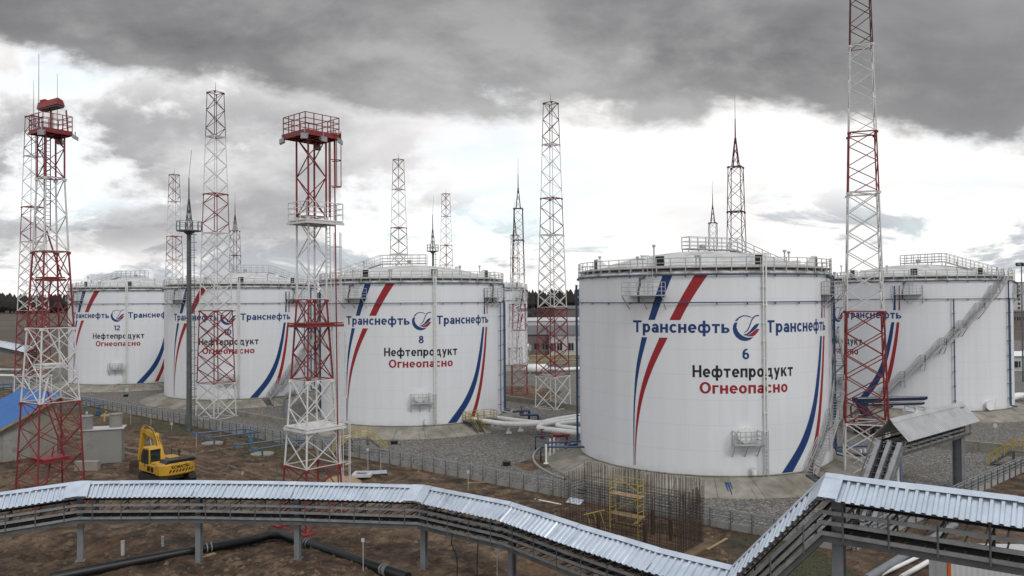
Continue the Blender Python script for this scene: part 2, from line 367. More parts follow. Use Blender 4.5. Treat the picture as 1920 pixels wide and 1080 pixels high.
def tag(o_, label=None, cat=None, group=None, kind=None):
    if label: o_['label'] = label
    if cat: o_['category'] = cat
    if group: o_['group'] = group
    if kind: o_['kind'] = kind
    return o_
def thing(name, label, cat, loc=(0, 0, 0), rz=0.0, group=None):
    o_ = bpy.data.objects.new(name, None); COL.objects.link(o_); o_.empty_display_size = .5
    o_.location = loc; o_.rotation_euler = (0, 0, rz); return tag(o_, label, cat, group)
KIDS = {}
def copy_tree(o_, parent=None):
    c_ = o_.copy(); COL.objects.link(c_); c_.parent = parent
    for ch in list(o_.children): copy_tree(ch, c_)
    return c_
def dup(o_, loc, rz, label, group=None, s=None):
    c_ = copy_tree(o_); c_.location = loc; c_.rotation_euler = (0, 0, rz); c_['label'] = label
    if group: c_['group'] = group
    if s: c_.scale = (s, s, s)
    return c_
def railing(mb, pts, h=1.1, w=.05, rails=(1, .62, .3), step=None, closed=False, mi=0):
    pts = [Vector(p) for p in pts]
    if closed: pts = pts + [pts[0]]
    for a, b_ in zip(pts, pts[1:]):
        for r in rails: mb.bar(a + V(0, 0, h * r), b_ + V(0, 0, h * r), w, 4, mi)
        L = (b_ - a).length; k_ = max(1, round(L / step)) if step else 1
        for i in range(k_): p = a.lerp(b_, i / k_); mb.bar(p, p + V(0, 0, h), w * 1.1, 4, mi)
    mb.bar(pts[-1], pts[-1] + V(0, 0, h), w * 1.1, 4, mi)
def ladder(mb, p, q, w=.45, r=.04, step=.32, side=None, mi=0):
    p = Vector(p); q = Vector(q); d_ = (q - p); L = d_.length; d_.normalize()
    sd = Vector(side).normalized() * (w / 2)
    mb.bar(p - sd, q - sd, r, 4, mi); mb.bar(p + sd, q + sd, r, 4, mi)
    for i in range(1, int(L / step)): c_ = p + d_ * (i * step); mb.bar(c_ - sd, c_ + sd, r * .7, 4, mi)
def text_flat(body, width=None, cap=1.0, bold=.022):
    """flat lettering centred on x=0, baseline at y=0, capital height cap; stretched to the given width"""
    c_ = bpy.data.curves.new('lettering', 'FONT'); c_.body = body; c_.size = 1; c_.offset = bold; c_.resolution_u = 4
    o_ = bpy.data.objects.new('lettering', c_); COL.objects.link(o_)
    dg = bpy.context.evaluated_depsgraph_get(); dg.update()
    me = bpy.data.meshes.new_from_object(o_.evaluated_get(dg)); bpy.data.objects.remove(o_); bpy.data.curves.remove(c_)
    co = np.array([v_.co[:] for v_ in me.vertices]); x0, x1 = co[:, 0].min(), co[:, 0].max()
    sy = cap / .729; sx = (width / (x1 - x0)) if width else sy
    bm = bmesh.new(); bm.from_mesh(me); bpy.data.meshes.remove(me)
    for v_ in bm.verts: v_.co = ((v_.co.x - (x0 + x1) / 2) * sx, v_.co.y * sy, 0)
    return bm
_X, _T, _H = .74, .215, .18
def _rc(x0, y0, x1, y1): return [[(x0, y0), (x1, y0), (x1, y1), (x0, y1)]]
def _ar(cx, cy, rx, ry, a0=0, a1=360, t=None, th=None):
    t = t or _T; th = th or _H; k_ = max(4, int(abs(a1 - a0) / 12)); out = []
    for i in range(k_):
        p, q = R_(a0 + (a1 - a0) * i / k_), R_(a0 + (a1 - a0) * (i + 1) / k_)
        f = lambda a, s: (cx + math.cos(a) * (rx - t * s), cy + math.sin(a) * (ry - th * s))
        out.append([f(p, 0), f(q, 0), f(q, 1), f(p, 1)])
    return out
def _glyph(c):
    X, T, H = _X, _T, _H
    if c == 'т': return .62, [_rc(0, X - H, .62, X), _rc(.215, 0, .405, X - H)]
    if c == 'Т': return .80, [_rc(0, 1 - H, .80, 1), _rc(.30, 0, .50, 1 - H)]
    if c == 'р': return .68, [_rc(0, -.26, T, X), _ar(.36, X / 2, .32, X / 2)]
    if c == 'а': return .62, [_ar(.28, .225, .28, .235), _rc(.62 - T, 0, .62, .46), _ar(.325, .44, .295, .30, 0, 158)]
    if c == 'н': return .66, [_rc(0, 0, T, X), _rc(.66 - T, 0, .66, X), _rc(T, .285, .66 - T, .285 + H)]
    if c == 'п': return .66, [_rc(0, 0, T, X), _rc(.66 - T, 0, .66, X), _rc(T, X - H, .66 - T, X)]
    if c == 'г': return .50, [_rc(0, 0, T, X), _rc(T, X - H, .50, X)]
    if c == 'с': return .60, [_ar(.34, X / 2, .34, X / 2, 42, 318)]
    if c == 'о': return .68, [_ar(.34, X / 2, .34, X / 2)]
    if c == 'О': return .92, [_ar(.46, .5, .46, .51, t=.22, th=.18)]
    if c == 'е': return .66, [_ar(.34, X / 2, .34, X / 2, -8, 318), _rc(.12, .30, .64, .43)]
    if c == 'ф': return .98, [_rc(.49 - T / 2, -.26, .49 + T / 2, 1.0), _ar(.28, X / 2, .28, X / 2, t=.175), _ar(.70, X / 2, .28, X / 2, t=.175)]
    if c == 'ь': return .64, [_rc(0, 0, T, X), _ar(.33, .225, .31, .225, th=.15)]
    if c == 'Н': return .80, [_rc(0, 0, .21, 1), _rc(.59, 0, .80, 1), _rc(.21, .42, .59, .59)]
    if c == 'д': return .78, [_rc(0, 0, .78, H - .01), _rc(0, -.2, .15, 0), _rc(.63, -.2, .78, 0), _rc(.49, H - .01, .68, X), _rc(.20, X - H, .49, X), [[(.08, H - .01), (.24, H - .01), (.37, X - H), (.20, X - H)]]]
    if c == 'у': return .66, [[[(0, X), (.21, X), (.43, .14), (.25, .10)]], [[(.46, X), (.66, X), (.34, -.26), (.12, -.26)]]]
    if c == 'к': return .66, [_rc(0, 0, T, X), [[(T, .28), (T + .05, .28), (.65, X), (.42, X), (T, .42)]], [[(.26, .36), (.40, .50), (.68, 0), (.44, 0)]]]
    if c == '1': return .42, [_rc(.20, 0, .40, 1), [[(0, .70), (.20, .80), (.20, 1), (0, .86)]]]
    if c == '2': return .64, [_ar(.32, .69, .31, .31, -25, 170), _rc(0, 0, .63, H), [[(0, H), (.25, H), (.60, .56), (.42, .60)]]]
    if c == '0': return .66, [_ar(.33, .5, .33, .5)]
    if c == '8': return .66, [_ar(.33, .73, .29, .27), _ar(.33, .29, .33, .30)]
    if c == '5': return .64, [_rc(.06, 1 - H, .60, 1), [[(.06, 1 - H), (.24, 1 - H), (.20, .52), (.02, .46)]], _ar(.31, .33, .32, .33, -155, 140)]
    if c == '6': return .66, [_ar(.33, .32, .33, .32), _ar(.40, .50, .40, .50, 75, 182)]
    if c == '9': return .66, [_ar(.33, .68, .33, .32), _ar(.26, .50, .40, .50, -105, 2)]
    return .3, []
def sign_text(body, width=None, cap=1.0, gap=.115):
    """bold sans lettering built from flat strokes, each a hair proud of the one it crosses"""
    bm = bmesh.new(); x = 0; items = []
    for c in body:
        w, ps = _glyph(c); items.append((x, ps)); x += w + gap
    tot = x - gap; sx = (width / tot) if width else cap
    for x0, ps in items:
        for lv, pl in enumerate(ps):
            for poly in pl:
                vs = [bm.verts.new(((x0 + a - tot / 2) * sx, b_ * cap, lv * .002)) for a, b_ in poly]; f = bm.faces.new(vs); f.normal_update()
                if f.normal.z < 0: f.normal_flip()
    bmesh.ops.remove_doubles(bm, verts=bm.verts, dist=1e-5)
    return bm
def poly_flat(polys):
    bm = bmesh.new()
    for p in polys:
        vs = [bm.verts.new((a, b_, 0)) for a, b_ in p]; f = bm.faces.new(vs)
        if f.normal.z < 0: f.normal_flip()
    bmesh.ops.triangulate(bm, faces=bm.faces[:])
    return bm
def wrap(bm, name, matl, phi, z, R, parent, step=.35):
    """lay a flat sheet (x along, y up) on a cylinder of radius R; phi degrees, z height of its origin"""
    xs = [v_.co.x for v_ in bm.verts]; k_ = math.floor(min(xs) / step)
    while k_ * step < max(xs):
        bmesh.ops.bisect_plane(bm, geom=bm.verts[:] + bm.edges[:] + bm.faces[:], plane_co=(k_ * step, 0, 0), plane_no=(1, 0, 0)); k_ += 1
    for v_ in bm.verts:
        a = R_(phi) + v_.co.x / R; rr = R + v_.co.z; v_.co = (math.sin(a) * rr, -math.cos(a) * rr, z + v_.co.y)
    for f in bm.faces:
        c_ = f.calc_center_median(); f.normal_update()
        if f.normal.dot(Vector((c_.x, c_.y, 0))) < 0: f.normal_flip()
    me = bpy.data.meshes.new(name); bm.to_mesh(me); bm.free(); me.materials.append(M[matl])
    o_ = bpy.data.objects.new(name, me); COL.objects.link(o_); o_.parent = parent; return o_

# ------------------------------------------------------------------ ground
G1 = Vector((.773, -.634, 0)); G2 = Vector((.634, .773, 0)); CORNER = Vector((22.2, 51.7, 0)); G3 = Vector((.756, .654, 0))
def inside(x, y):
    a = (x - 18.1) * .634 + (y - 55.1) * .773; b_ = -(x - 22.2) * .654 + (y - 51.7) * .756
    return min(a, b_)
MOUNDS = [(-43, 69, 6, .7), (-25, 54.5, 5.5, .7), (-30.6, 53, 2.6, -.9), (-13, 56, 4, .35), (-36, 80, 5, .5), (-9, 66, 6, .3), (9, 47, 5, .5), (-2, 52, 6, .4), (-12, 47, 5, .35), (-47, 66, 5, .5), (-38.5, 78.5, 2.5, .4), (14, 48, 3, .35)]
FLAT = [(-38.7, 64.9, 3.4), (-15.1, 58.3, 3.0), (-33.5, 74.2, 4.2), (-42.7, 80.4, 3.6), (8.2, 55.2, 5.0), (-54, 84, 7), (-42.1, 100.8, 2)]
def gz(x, y):
    s_ = inside(x, y)
    if s_ > -.6: return -.02
    if y > 160 or y < 5 or abs(x) > 120: return -.02
    t = min(1, (-s_ - .6) / 4)
    h = mnoise.fractal(Vector((x * .11, y * .11, 3)), 1.0, 2.1, 4) * .34 + mnoise.fractal(Vector((x * .55, y * .55, 1)), .9, 2, 4) * .17
    q_ = (-s_ - 13.0); ax_ = math.exp(-(q_ / 5.0) ** 2)
    if y > 60: h += ax_ * -.10 * (math.cos(q_ * 2.6 + mnoise.noise(Vector((x * .08, y * .08, 2))) * 2.5) > .55)
    for mx, my, r, hh in MOUNDS:
        d2 = ((x - mx) ** 2 + (y - my) ** 2) / r ** 2
        if d2 < 4: h += hh * math.exp(-d2 * 1.6)
    for mx, my, r in FLAT:
        d_ = math.hypot(x - mx, y - my)
        if d_ < r * 1.6: h *= min(1, max(0, (d_ - r) / (r * .6)))
    return h * t - .02
def axis(f0, f1, step, outs):
    a = list(np.arange(f0, f1 + 1e-6, step)); return sorted(set([-q for q in outs[::-1]] + a + list(outs)))
xs = sorted(set([-6000, -3000, -1500, -800, -400, -220, -140] + list(np.arange(-80, 34, .4)) + [36, 45, 60, 90, 140, 250, 450, 900, 1800, 3500, 6000]))
ys = sorted(set([-600, -200, -60, -10, 10, 20] + list(np.arange(28, 125, .4)) + [145, 160, 180, 205, 235, 270, 320, 400, 550, 800, 1200, 2000, 3500, 6500]))
vs = [(x, y, gz(x, y)) for y in ys for x in xs]
nx = len(xs); fs = [(j * nx + i, j * nx + i + 1, (j + 1) * nx + i + 1, (j + 1) * nx + i) for j in range(len(ys) - 1) for i in range(nx - 1)]
g = MB(); g.v = vs; g.f = fs; g.mi = [0] * len(fs); g.sm = [True] * len(fs)
ground = tag(g.build('ground', 'soil'), kind='structure')
ca = ground.data.color_attributes.new('zone', 'FLOAT_COLOR', 'POINT')
zc = []
for x, y, z in vs:
    s_ = inside(x, y); nz = mnoise.noise(Vector((x * .13, y * .13, 9)))
    gr = max(0, 1 - abs(-s_ - 3.5) / 5.5) * min(1, max(0, .62 + nz * 1.5)) * min(1, max(.12, (-x - 12) / 10)) if s_ < 0 else 0
    if math.hypot(x - 15, y - 49) < 6: gr = max(gr, .75 + nz)
    tk = max(0, 1 - abs(-s_ - 13) / 6) * (1 if y > 62 else .35)
    fm = 1.0 if (y > 235 or abs(x) > 200) else 0.0
    zc += [min(1, max(0, gr)), tk, fm, 1]
ca.data.foreach_set('color', zc)
def sheet(name, pts, z, matl):
    mb = MB(); mb.add([(p[0], p[1], z) for p in pts], [tuple(range(len(pts)))]); return tag(mb.build(name, matl), kind='structure')
c0 = CORNER + G2 * .1
far1 = CORNER - G1 * 200; far2 = CORNER + G3 * 190
sheet('gravel_yard', [c0, far2, (190, 300), (-30, 300), far1], .03, 'gravel')
for pts in (([(-6, 128), (6, 126), (9, 140), (4, 150), (-8, 147)]), ([(1.5, 76), (5, 78.5), (6, 82), (3, 83), (0, 79)])):
    sheet('soil_patch', pts, .034, 'soil')
# loose clods and stones on the bare soil
mb = MB(); rnd = random.Random(3)
for i in range(7000):
    y = 40 + 55 * rnd.random() ** 1.5; x = rnd.uniform(-.72, .28) * y
    s_ = inside(x, y)
    if s_ > -1.2: continue
    if mnoise.noise(Vector((x * .2, y * .2, 5))) < -.12 and rnd.random() < .8: continue
    r = rnd.choice([.05, .07, .09, .12, .2, .3]) * rnd.uniform(.6, 1.3); zz = gz(x, y); q = rnd.random() * 6
    vs_ = [(x + math.cos(q + t) * r * rnd.uniform(.7, 1.2), y + math.sin(q + t) * r * rnd.uniform(.7, 1.2), zz - .03) for t in (0, 1.3, 2.5, 3.8, 5.1)] + [(x + rnd.uniform(-.3, .3) * r, y, zz + r * rnd.uniform(.4, .8))]
    mb.add(vs_, [(j, (j + 1) % 5, 5) for j in range(5)])
tag(mb.build('soil_clods', 'clod'), 'loose clods and stones scattered over the dug brown soil', 'rubble', kind='stuff')
# tufts of grass on the strip outside the cable wall and thin weeds on the soil
M['tuft'] = plain('dull_grass', (.075, .078, .030), .9, var=.5, scale=.8)
mb = MB()
for i in range(9000):
    y = rnd.uniform(44, 112); x = rnd.uniform(-52, 22); s_ = inside(x, y)
    if not (-9.5 < s_ < -.5): continue
    if mnoise.noise(Vector((x * .13, y * .13, 9))) + rnd.uniform(-.25, .25) < (-.18 if x < -12 else .12) and math.hypot(x - 15, y - 49) > 6: continue
    zz = gz(x, y) - .02; h = rnd.uniform(.10, .26)
    for b_ in range(4):
        a = rnd.uniform(0, 6.28); lx, ly = math.cos(a) * h * .7, math.sin(a) * h * .7; w_ = .035
        mb.add([(x - ly * w_ / h, y + lx * w_ / h, zz), (x + ly * w_ / h, y - lx * w_ / h, zz), (x + lx, y + ly, zz + h)], [(0, 1, 2)])
tag(mb.build('grass_tufts', 'tuft'), 'dull short grass growing along the outside of the cable wall', 'grass', kind='stuff')
# forest on the horizon
mb = MB(); rnd = random.Random(5)
for i in range(2600):
    x = rnd.uniform(-1700, 1700); y = 1150 + rnd.uniform(-60, 140) + 30 * math.sin(x * .006); h = rnd.uniform(21, 31) + 3 * math.sin(x * .013); r = rnd.uniform(4.0, 7.5)
    p = [(0, 0), (r * .25, h * .12), (r * .9, h * .35), (r * .8, h * .6), (r * .45, h * .85), (.2, h)]
    mb.lathe([(max(.15, a * rnd.uniform(.75, 1.2)), b_) for a, b_ in p], 5, (x, y, 0), smooth=False)
tag(mb.build('forest', 'tree'), 'long dark line of bare woodland along the horizon', 'forest', kind='stuff')
mb = MB()
for i in range(520):
    x = rnd.uniform(-30, 130); y = rnd.uniform(520, 700); h = rnd.uniform(4, 9); r = rnd.uniform(2.5, 5)
    mb.lathe([(max(.15, a * rnd.uniform(.7, 1.2)), b_) for a, b_ in [(0, 0), (r * .8, h * .25), (r, h * .5), (r * .6, h * .8), (.2, h)]], 5, (x, y, 0), smooth=False)
tag(mb.build('scrub', 'tree'), 'dark scrub on the rise in front of the far woodland', 'scrub', kind='stuff')

# ------------------------------------------------------------------ storage tanks
TR, TH = 12.7, 18.0
def cp(phi, r, z): a = R_(phi); return V(math.sin(a) * r, -math.cos(a) * r, z)
def smooth_rows(rows, nsub=9):
    """rows (z, left, right) -> finely sampled by Catmull-Rom"""
    out = []
    for i in range(len(rows) - 1):
        p0 = rows[max(i - 1, 0)]; p1 = rows[i]; p2 = rows[i + 1]; p3 = rows[min(i + 2, len(rows) - 1)]
        for k_ in range(nsub):
            t = k_ / nsub
            def cr(j):
                m1 = (p2[j] - p0[j]) / (p2[0] - p0[0]); m2 = (p3[j] - p1[j]) / (p3[0] - p1[0]); h = p2[0] - p1[0]
                return (2 * t**3 - 3 * t**2 + 1) * p1[j] + (t**3 - 2 * t**2 + t) * h * m1 + (-2 * t**3 + 3 * t**2) * p2[j] + (t**3 - t**2) * h * m2
            out.append((p1[0] + (p2[0] - p1[0]) * t, cr(1), cr(2)))
    return out + [rows[-1]]
def stripe(rows, matl, parent):
    rs = smooth_rows(rows); mb = MB(); R = TR + .014; k_ = 3
    for a, b_ in zip(rs, rs[1:]):
        for i in range(k_):
            q = lambda row, t: cp(row[1] + (row[2] - row[1]) * t, R, row[0])
            vs = [q(a, i / k_), q(a, (i + 1) / k_), q(b_, (i + 1) / k_), q(b_, i / k_)]
            mb.add(vs, [(0, 3, 2, 1) if a[0] > b_[0] else (0, 1, 2, 3)])
    return mb.build('stripe', matl, parent)
def make_number(body, parent):
    return wrap(sign_text(body, None, .95), 'tank_number', 'bluep', -.6, 10.38, TR + .014, parent)
tank = thing('storage_tank', 'white storage tank numbered 6, the nearest and largest, behind the rebar cage', 'storage tank', (19.8, 81.3, 1.0), R_(4.6), 'white storage tanks of the oil depot')
NS = 216
mb = MB(); mb.lathe([(TR, 0), (TR, TH)], NS); mb.build('shell', 'shell', tank)
mb = MB(); prof = [(TR, TH), (TR + .12, TH), (TR + .12, TH + .12), (TR - .02, TH + .2)]
for i in range(1, 13): r = (TR - .1) * (1 - i / 12); prof.append((max(r, .05), TH + .25 + 2.45 * (1 - (r / TR) ** 2)))
mb.lathe(prof, 96); dome = mb.build('dome_roof', 'dome', tank)
mb = MB(); mb.lathe([(TR - .2, -.01), (TR + .7, -.02), (TR + 3.7, -.93), (TR + 3.75, -1.1)], 120); mb.build('apron', 'apron', tank)
mb = MB(); mb.lathe([(TR + .003, 0), (TR + .09, .02), (TR + .09, .09), (TR + .003, .11)], 120); mb.build('base_ring', 'oldconc', tank)
# painted marks
stripe([(17.95, -33.4, -29.3), (16.5, -35.8, -32.0), (15.2, -37.8, -34.6), (13.87, -39.8, -36.9)], 'bluep', tank)
stripe([(17.95, -20.4, -15.2), (16.5, -24.3, -19.6), (15.2, -27.6, -23.2), (13.87, -30.7, -26.4)], 'redp', tank)
stripe([(12.28, -42.9, -40.4), (9.5, -45.6, -44.0), (6.9, -46.8, -46.0), (4.0, -47.3, -46.8), (.4, -47.3, -47.0)], 'bluep', tank)
stripe([(12.28, -35.0, -31.5), (9.5, -40.6, -37.9), (6.8, -44.3, -42.5), (4.0, -46.1, -45.2), (1.4, -46.6, -46.3), (.4, -46.55, -46.35)], 'redp', tank)
stripe([(17.3, 41.9, 42.7), (15.5, 41.8, 42.8), (13.9, 41.4, 42.8)], 'bluep', tank)
stripe([(17.3, 44.7, 45.3), (15.5, 44.6, 45.3), (13.9, 44.4, 45.3)], 'redp', tank)
stripe([(12.2, 40.2, 42.0), (9, 37.2, 39.7), (5.8, 32.7, 36.1), (3, 25.6, 30.3), (.15, 14.6, 20.2)], 'bluep', tank)
stripe([(12.2, 43.3, 44.9), (9, 41.2, 43.2), (5.1, 37.5, 40.0), (2.6, 33.9, 36.7), (.25, 29.2, 32.3)], 'redp', tank)
for a, b_ in ((-47.0, -7.0), (8.2, 46.0)):
    wrap(sign_text('Транснефть', (b_ - a) * math.pi / 180 * TR, 1.1), 'lettering', 'bluep', (a + b_) / 2, 12.72, TR + .014, tank)
wrap(sign_text('Нефтепродукт', 42.6 * math.pi / 180 * TR, 1.08), 'lettering', 'blackp', -.4, 8.78, TR + .014, tank)
wrap(sign_text('Огнеопасно', 37 * math.pi / 180 * TR, 1.02), 'lettering', 'redp', -.5, 7.35, TR + .014, tank)
number6 = make_number('6', tank)
E_ = lambda pts: [((x - 1115) / 104.6, (170 - y) / 104.6) for x, y in pts]
cres = E_([(1005, 118), (992, 145), (988, 175), (995, 212), (1014, 246), (1040, 270), (1068, 284), (1095, 290), (1125, 288), (1155, 277), (1185, 252), (1150, 259), (1120, 257), (1088, 246), (1058, 226), (1036, 198), (1024, 165), (1025, 140), (1034, 118)])
arc = E_([(1008, 106), (1022, 88), (1040, 72), (1064, 58), (1092, 51), (1130, 54), (1168, 69), (1162, 75), (1128, 63), (1094, 60), (1068, 68), (1046, 83), (1026, 107)])
bird = E_([(1240, 49), (1215, 50), (1195, 56), (1176, 72), (1162, 96), (1150, 128), (1135, 165), (1118, 192), (1090, 214), (1100, 214), (1128, 196), (1147, 166), (1160, 130), (1172, 100), (1187, 79), (1206, 63), (1240, 60)])
wing = E_([(1241, 129), (1215, 132), (1192, 145), (1170, 170), (1148, 198), (1120, 222), (1085, 230), (1104, 240), (1130, 236), (1160, 214), (1190, 192), (1215, 172), (1230, 152)])
rwing = E_([(1244, 180), (1218, 178), (1196, 192), (1165, 217), (1135, 237), (1110, 242), (1142, 249), (1180, 247), (1203, 234), (1224, 210)])
em = wrap(poly_flat([cres, arc, bird, wing]), 'emblem', 'bluep', -.3, 13.15, TR + .014, tank)
wrap(poly_flat([rwing]), 'emblem_wing', 'redp', -.3, 13.15, TR + .014, em)
# ring and riser pipes
for z, r in ((17.93, .06), (15.45, .05)):
    mb = MB(); mb.tube([cp(a, TR + .2, z) for a in np.arange(0, 361, 3)], r, 8, caps=False)
    for a in range(0, 360, 12): mb.bar(cp(a, TR, z - .05), cp(a, TR + .22, z - .05), .06); mb.bar(cp(a, TR + .2, z - .2), cp(a, TR + .2, z), .08)
    mb.build('ring_pipe', 'blue', tank)
for a, r, zt in ((60, .07, 15.4), (69, .11, 17.9), (75, .08, 15.4), (117.5, .09, 17.9), (119.2, .07, 15.4), (-97, .12, 17.3), (205, .09, 17.9)):
    mb = MB(); mb.tube([cp(a, TR + 1.1, .35), cp(a, TR + .32, .5), cp(a, TR + .3, .8), cp(a, TR + .3, zt)], r, 8)
    for z in np.arange(1.5, zt, 2.0): mb.bar(cp(a, TR, z), cp(a, TR + .34, z), .07); mb.box(cp(a, TR + .3, z), (.26, .26, .07))
    rp = mb.build('riser_pipe', 'blue', tank)
    if a in (60, 69): rp['az'] = a
mb = MB()
for a in (6.6, 7.9):
    mb.tube([cp(a, TR + .2, .3), cp(a, TR + .2, TH + 1.6)], .075, 8)
for z in np.arange(.8, TH, 1.6): mb.rect(cp(6.2, TR + .16, z), cp(8.3, TR + .16, z), .22, .09)
mb.bar(cp(7.2, TR + .42, .3), cp(7.2, TR + .42, TH + 1), .05)
mb.build('level_pipe', 'whitepipe', tank)
# manhole platform
def curved_platform(mb, a0, a1, z, d0, rail=1.1, brace=1.2, tread=.1):
    k_ = 5; an = [a0 + (a1 - a0) * i / k_ for i in range(k_ + 1)]
    for p, q in zip(an, an[1:]):
        vs = [cp(p, TR + .03, z), cp(q, TR + .03, z), cp(q, TR + d0, z), cp(p, TR + d0, z)]
        vs += [w - V(0, 0, tread) for w in vs]
        mb.add(vs, [(3, 2, 1, 0), (4, 5, 6, 7), (2, 3, 7, 6), (0, 4, 7, 3), (1, 2, 6, 5)])
    railing(mb, [cp(a0, TR + .1, z)] + [cp(a, TR + d0 - .05, z) for a in an] + [cp(a1, TR + .1, z)], rail, .055)
    for a in (a0, (a0 + a1) / 2, a1): mb.bar(cp(a, TR + d0 - .1, z - .1), cp(a, TR + .02, z - brace), .07)
mb = MB(); curved_platform(mb, -6.4, 3.6, 3.0, 1.0); ladder(mb, cp(6.0, TR + .6, .1), cp(6.0, TR + .6, 4.1), .5, .05, .3, cp(96, 1, 0))
mb.rect(cp(3.6, TR + .6, 2.98), cp(6, TR + .6, 2.98), .5, .06)
mp = mb.build('manhole_platform', 'rail', tank)
def disc_on_wall(mb, a, z, r, d_, nn=24):
    o_ = cp(a, TR, z); ex = cp(a + 90, 1, 0); nrm = cp(a, 1, 0)
    ring = lambda rr, dd: [o_ + nrm * dd + ex * (math.cos(2 * math.pi * i / nn) * rr) + V(0, 0, math.sin(2 * math.pi * i / nn) * rr) for i in range(nn)]
    A, B, C_, D = ring(r, 0), ring(r, d_), ring(r * 1.18, d_), ring(r * 1.18, d_ + .1); vs = A + B + C_ + D
    fs = [(l * nn + i, l * nn + (i + 1) % nn, (l + 1) * nn + (i + 1) % nn, (l + 1) * nn + i) for l in range(3) for i in range(nn)] + [tuple(range(3 * nn, 4 * nn))]
    mb.add(vs, fs)
    for i in range(0, nn, 2): p = o_ + nrm * (d_ + .13) + ex * (math.cos(2 * math.pi * i / nn) * r * 1.08) + V(0, 0, math.sin(2 * math.pi * i / nn) * r * 1.08); mb.box(p, (.07, .07, .08))
    mb.bar(o_ + nrm * (d_ + .22) + ex * r * 1.25 - V(0, 0, r * .5), o_ + nrm * (d_ + .22) + ex * r * 1.25 + V(0, 0, r * 1.3), .08)
mb = MB(); disc_on_wall(mb, -1.6, 3.75, .62, .35); mb.build('manhole', 'white', mp)
mb = MB(); disc_on_wall(mb, 97, .85, .62, .4); mb.build('manhole', 'white', tank)
# foam chamber platforms
for i, a in enumerate((-40.4, 49.6, 139.6, 229.6)):
    mb = MB(); curved_platform(mb, a - 8.2, a + 8.2, 16.15, 1.35, 1.15, 1.3)
    ladder(mb, cp(a + 2, TR + .25, 16.2), cp(a + 2, TR + .25, 19.6), .5, .05, .3, cp(a + 92, 1, 0))
    fp = mb.build('foam_platform', 'rail', tank)
    mb = MB(); mb.tube([cp(a - 2.4, TR + .55, 15.5), cp(a - 2.6, TR + .55, 16.5), cp(a - 1.8, TR + .55, 17.1), cp(a - 1.8, TR + .55, 17.7)], .11, 8)
    mb.tube([cp(a - 1.8, TR + .55, 17.65), cp(a - 1.2, TR + .1, 17.8)], .15, 10); mb.build('foam_chamber', 'dsteel', fp)
# roof edge railing, two broken gaps at the ladders
mb = MB(); A = []
for i in range(0, 360, 6):
    A.append(cp(i, TR + .06, TH + .15))
railing(mb, A, 1.3, .06, (1, .68, .36), closed=True)
B = [cp(i, TR - .95, TH + .62) for i in range(0, 360, 8)]; railing(mb, B, .18, .07, (1,), closed=True)
mb.lathe([(TR - .95, TH + .60), (TR - .1, TH + .60), (TR - .1, TH + .54), (TR - .95, TH + .54)], 90)
for i in range(0, 360, 6): mb.bar(cp(i, TR - .1, TH + .1), cp(i, TR - .1, TH + .58), .06); mb.bar(cp(i, TR + .06, TH + .57), cp(i, TR - .95, TH + .57), .06)
mb.build('edge_railing', 'rail', tank)
# hooded roof vents
def vent(a):
    o_ = cp(a, TR - 1.6, TH + .62); ex = cp(a, 1, 0)
    mb = MB(); mb.prism([(-.85, .1), (.45, .1), (.45, 1.22), (.1, 1.22)], o_ + cp(a + 90, .5, 0), ex, (0, 0, 1), 1.0)
    mb.box(o_ + V(0, 0, .0), (1.0, .7, .35), ex); vb = mb.build('roof_vent', 'white', tank)
    mb = MB(); mb.box(o_ + ex * .46 + V(0, 0, .66), (.06, .82, .9), ex)
    for t in (.3, .46, .62, .78, .94): mb.box(o_ + ex * .5 + V(0, 0, t), (.05, .82, .03), ex)
    mb.build('louvre', 'black', vb)
for i in range(8): vent(8.5 + 45 * i)
# small roof fittings
for a, r, h in ((-20, 11.6, .9), (-18.5, 11.6, .9), (-42, 10.5, 1.7), (33, 10, 1.0), (88, 9.5, 1.2), (150, 11, 1.1), (200, 9, 1.0), (255, 10.5, 1.2), (310, 11, .8)):
    z0 = TH + .25 + 2.45 * (1 - (r / TR) ** 2); mb = MB(); mb.cyl(cp(a, r, z0 - .05), .07, h, 8); mb.cyl(cp(a, r, z0 + h - .05), .16, .22, 10); mb.build('breather_pipe', 'rail', tank)
for a, r in ((20, 8), (70, 6.5), (120, 8.5), (-60, 8)):
    z0 = TH + .25 + 2.45 * (1 - (r / TR) ** 2); mb = MB(); mb.cyl(cp(a, r, z0 - .05), .42, .35, 16); mb.cyl(cp(a, r, z0 + .3), .5, .08, 16); mb.build('roof_nozzle', 'white', tank)
# walkway from roof edge to the crown
def make_walkway(parent, ang):
    mb = MB(); dr = cp(ang, 1, 0); sd = cp(ang + 90, 1, 0); pr = [(-1.9, 2.95), (4.6, 2.95), (TR - 1.0, .68)]
    def zt(s_):
        for (a, za), (b_, zb_) in zip(pr, pr[1:]):
            if a <= s_ <= b_: return TH + za + (zb_ - za) * (s_ - a) / (b_ - a)
    P = lambda s_, w: dr * s_ + sd * w + V(0, 0, zt(s_))
    for a, b_ in ((-1.9, 4.6), (4.6, TR - 1.0)): mb.rect(P(a, 0), P(b_, 0), 1.1, .12)
    ss_ = [-1.9 + i * (6.5 / 6) for i in range(7)] + [4.6 + i * (TR - 5.6) / 6 for i in range(1, 7)]
    for w in (-.6, .6): railing(mb, [P(s_, w) for s_ in ss_], 1.25, .06)
    railing(mb, [P(-1.9, -.6), P(-1.9, .6)], 1.25, .06)
    for s_ in ss_[::2]:
        r = abs(s_)
        for w in (-.5, .5): mb.bar(P(s_, w), dr * s_ + sd * w + V(0, 0, TH + .2 + 2.45 * (1 - (r / TR) ** 2)), .08)
    mb.box(dr * .5 + sd * .2 + V(0, 0, TH + 3.2), (.5, .4, .55), dr)
    return mb.build('roof_walkway', 'rail', parent)
walk = make_walkway(tank, 112)
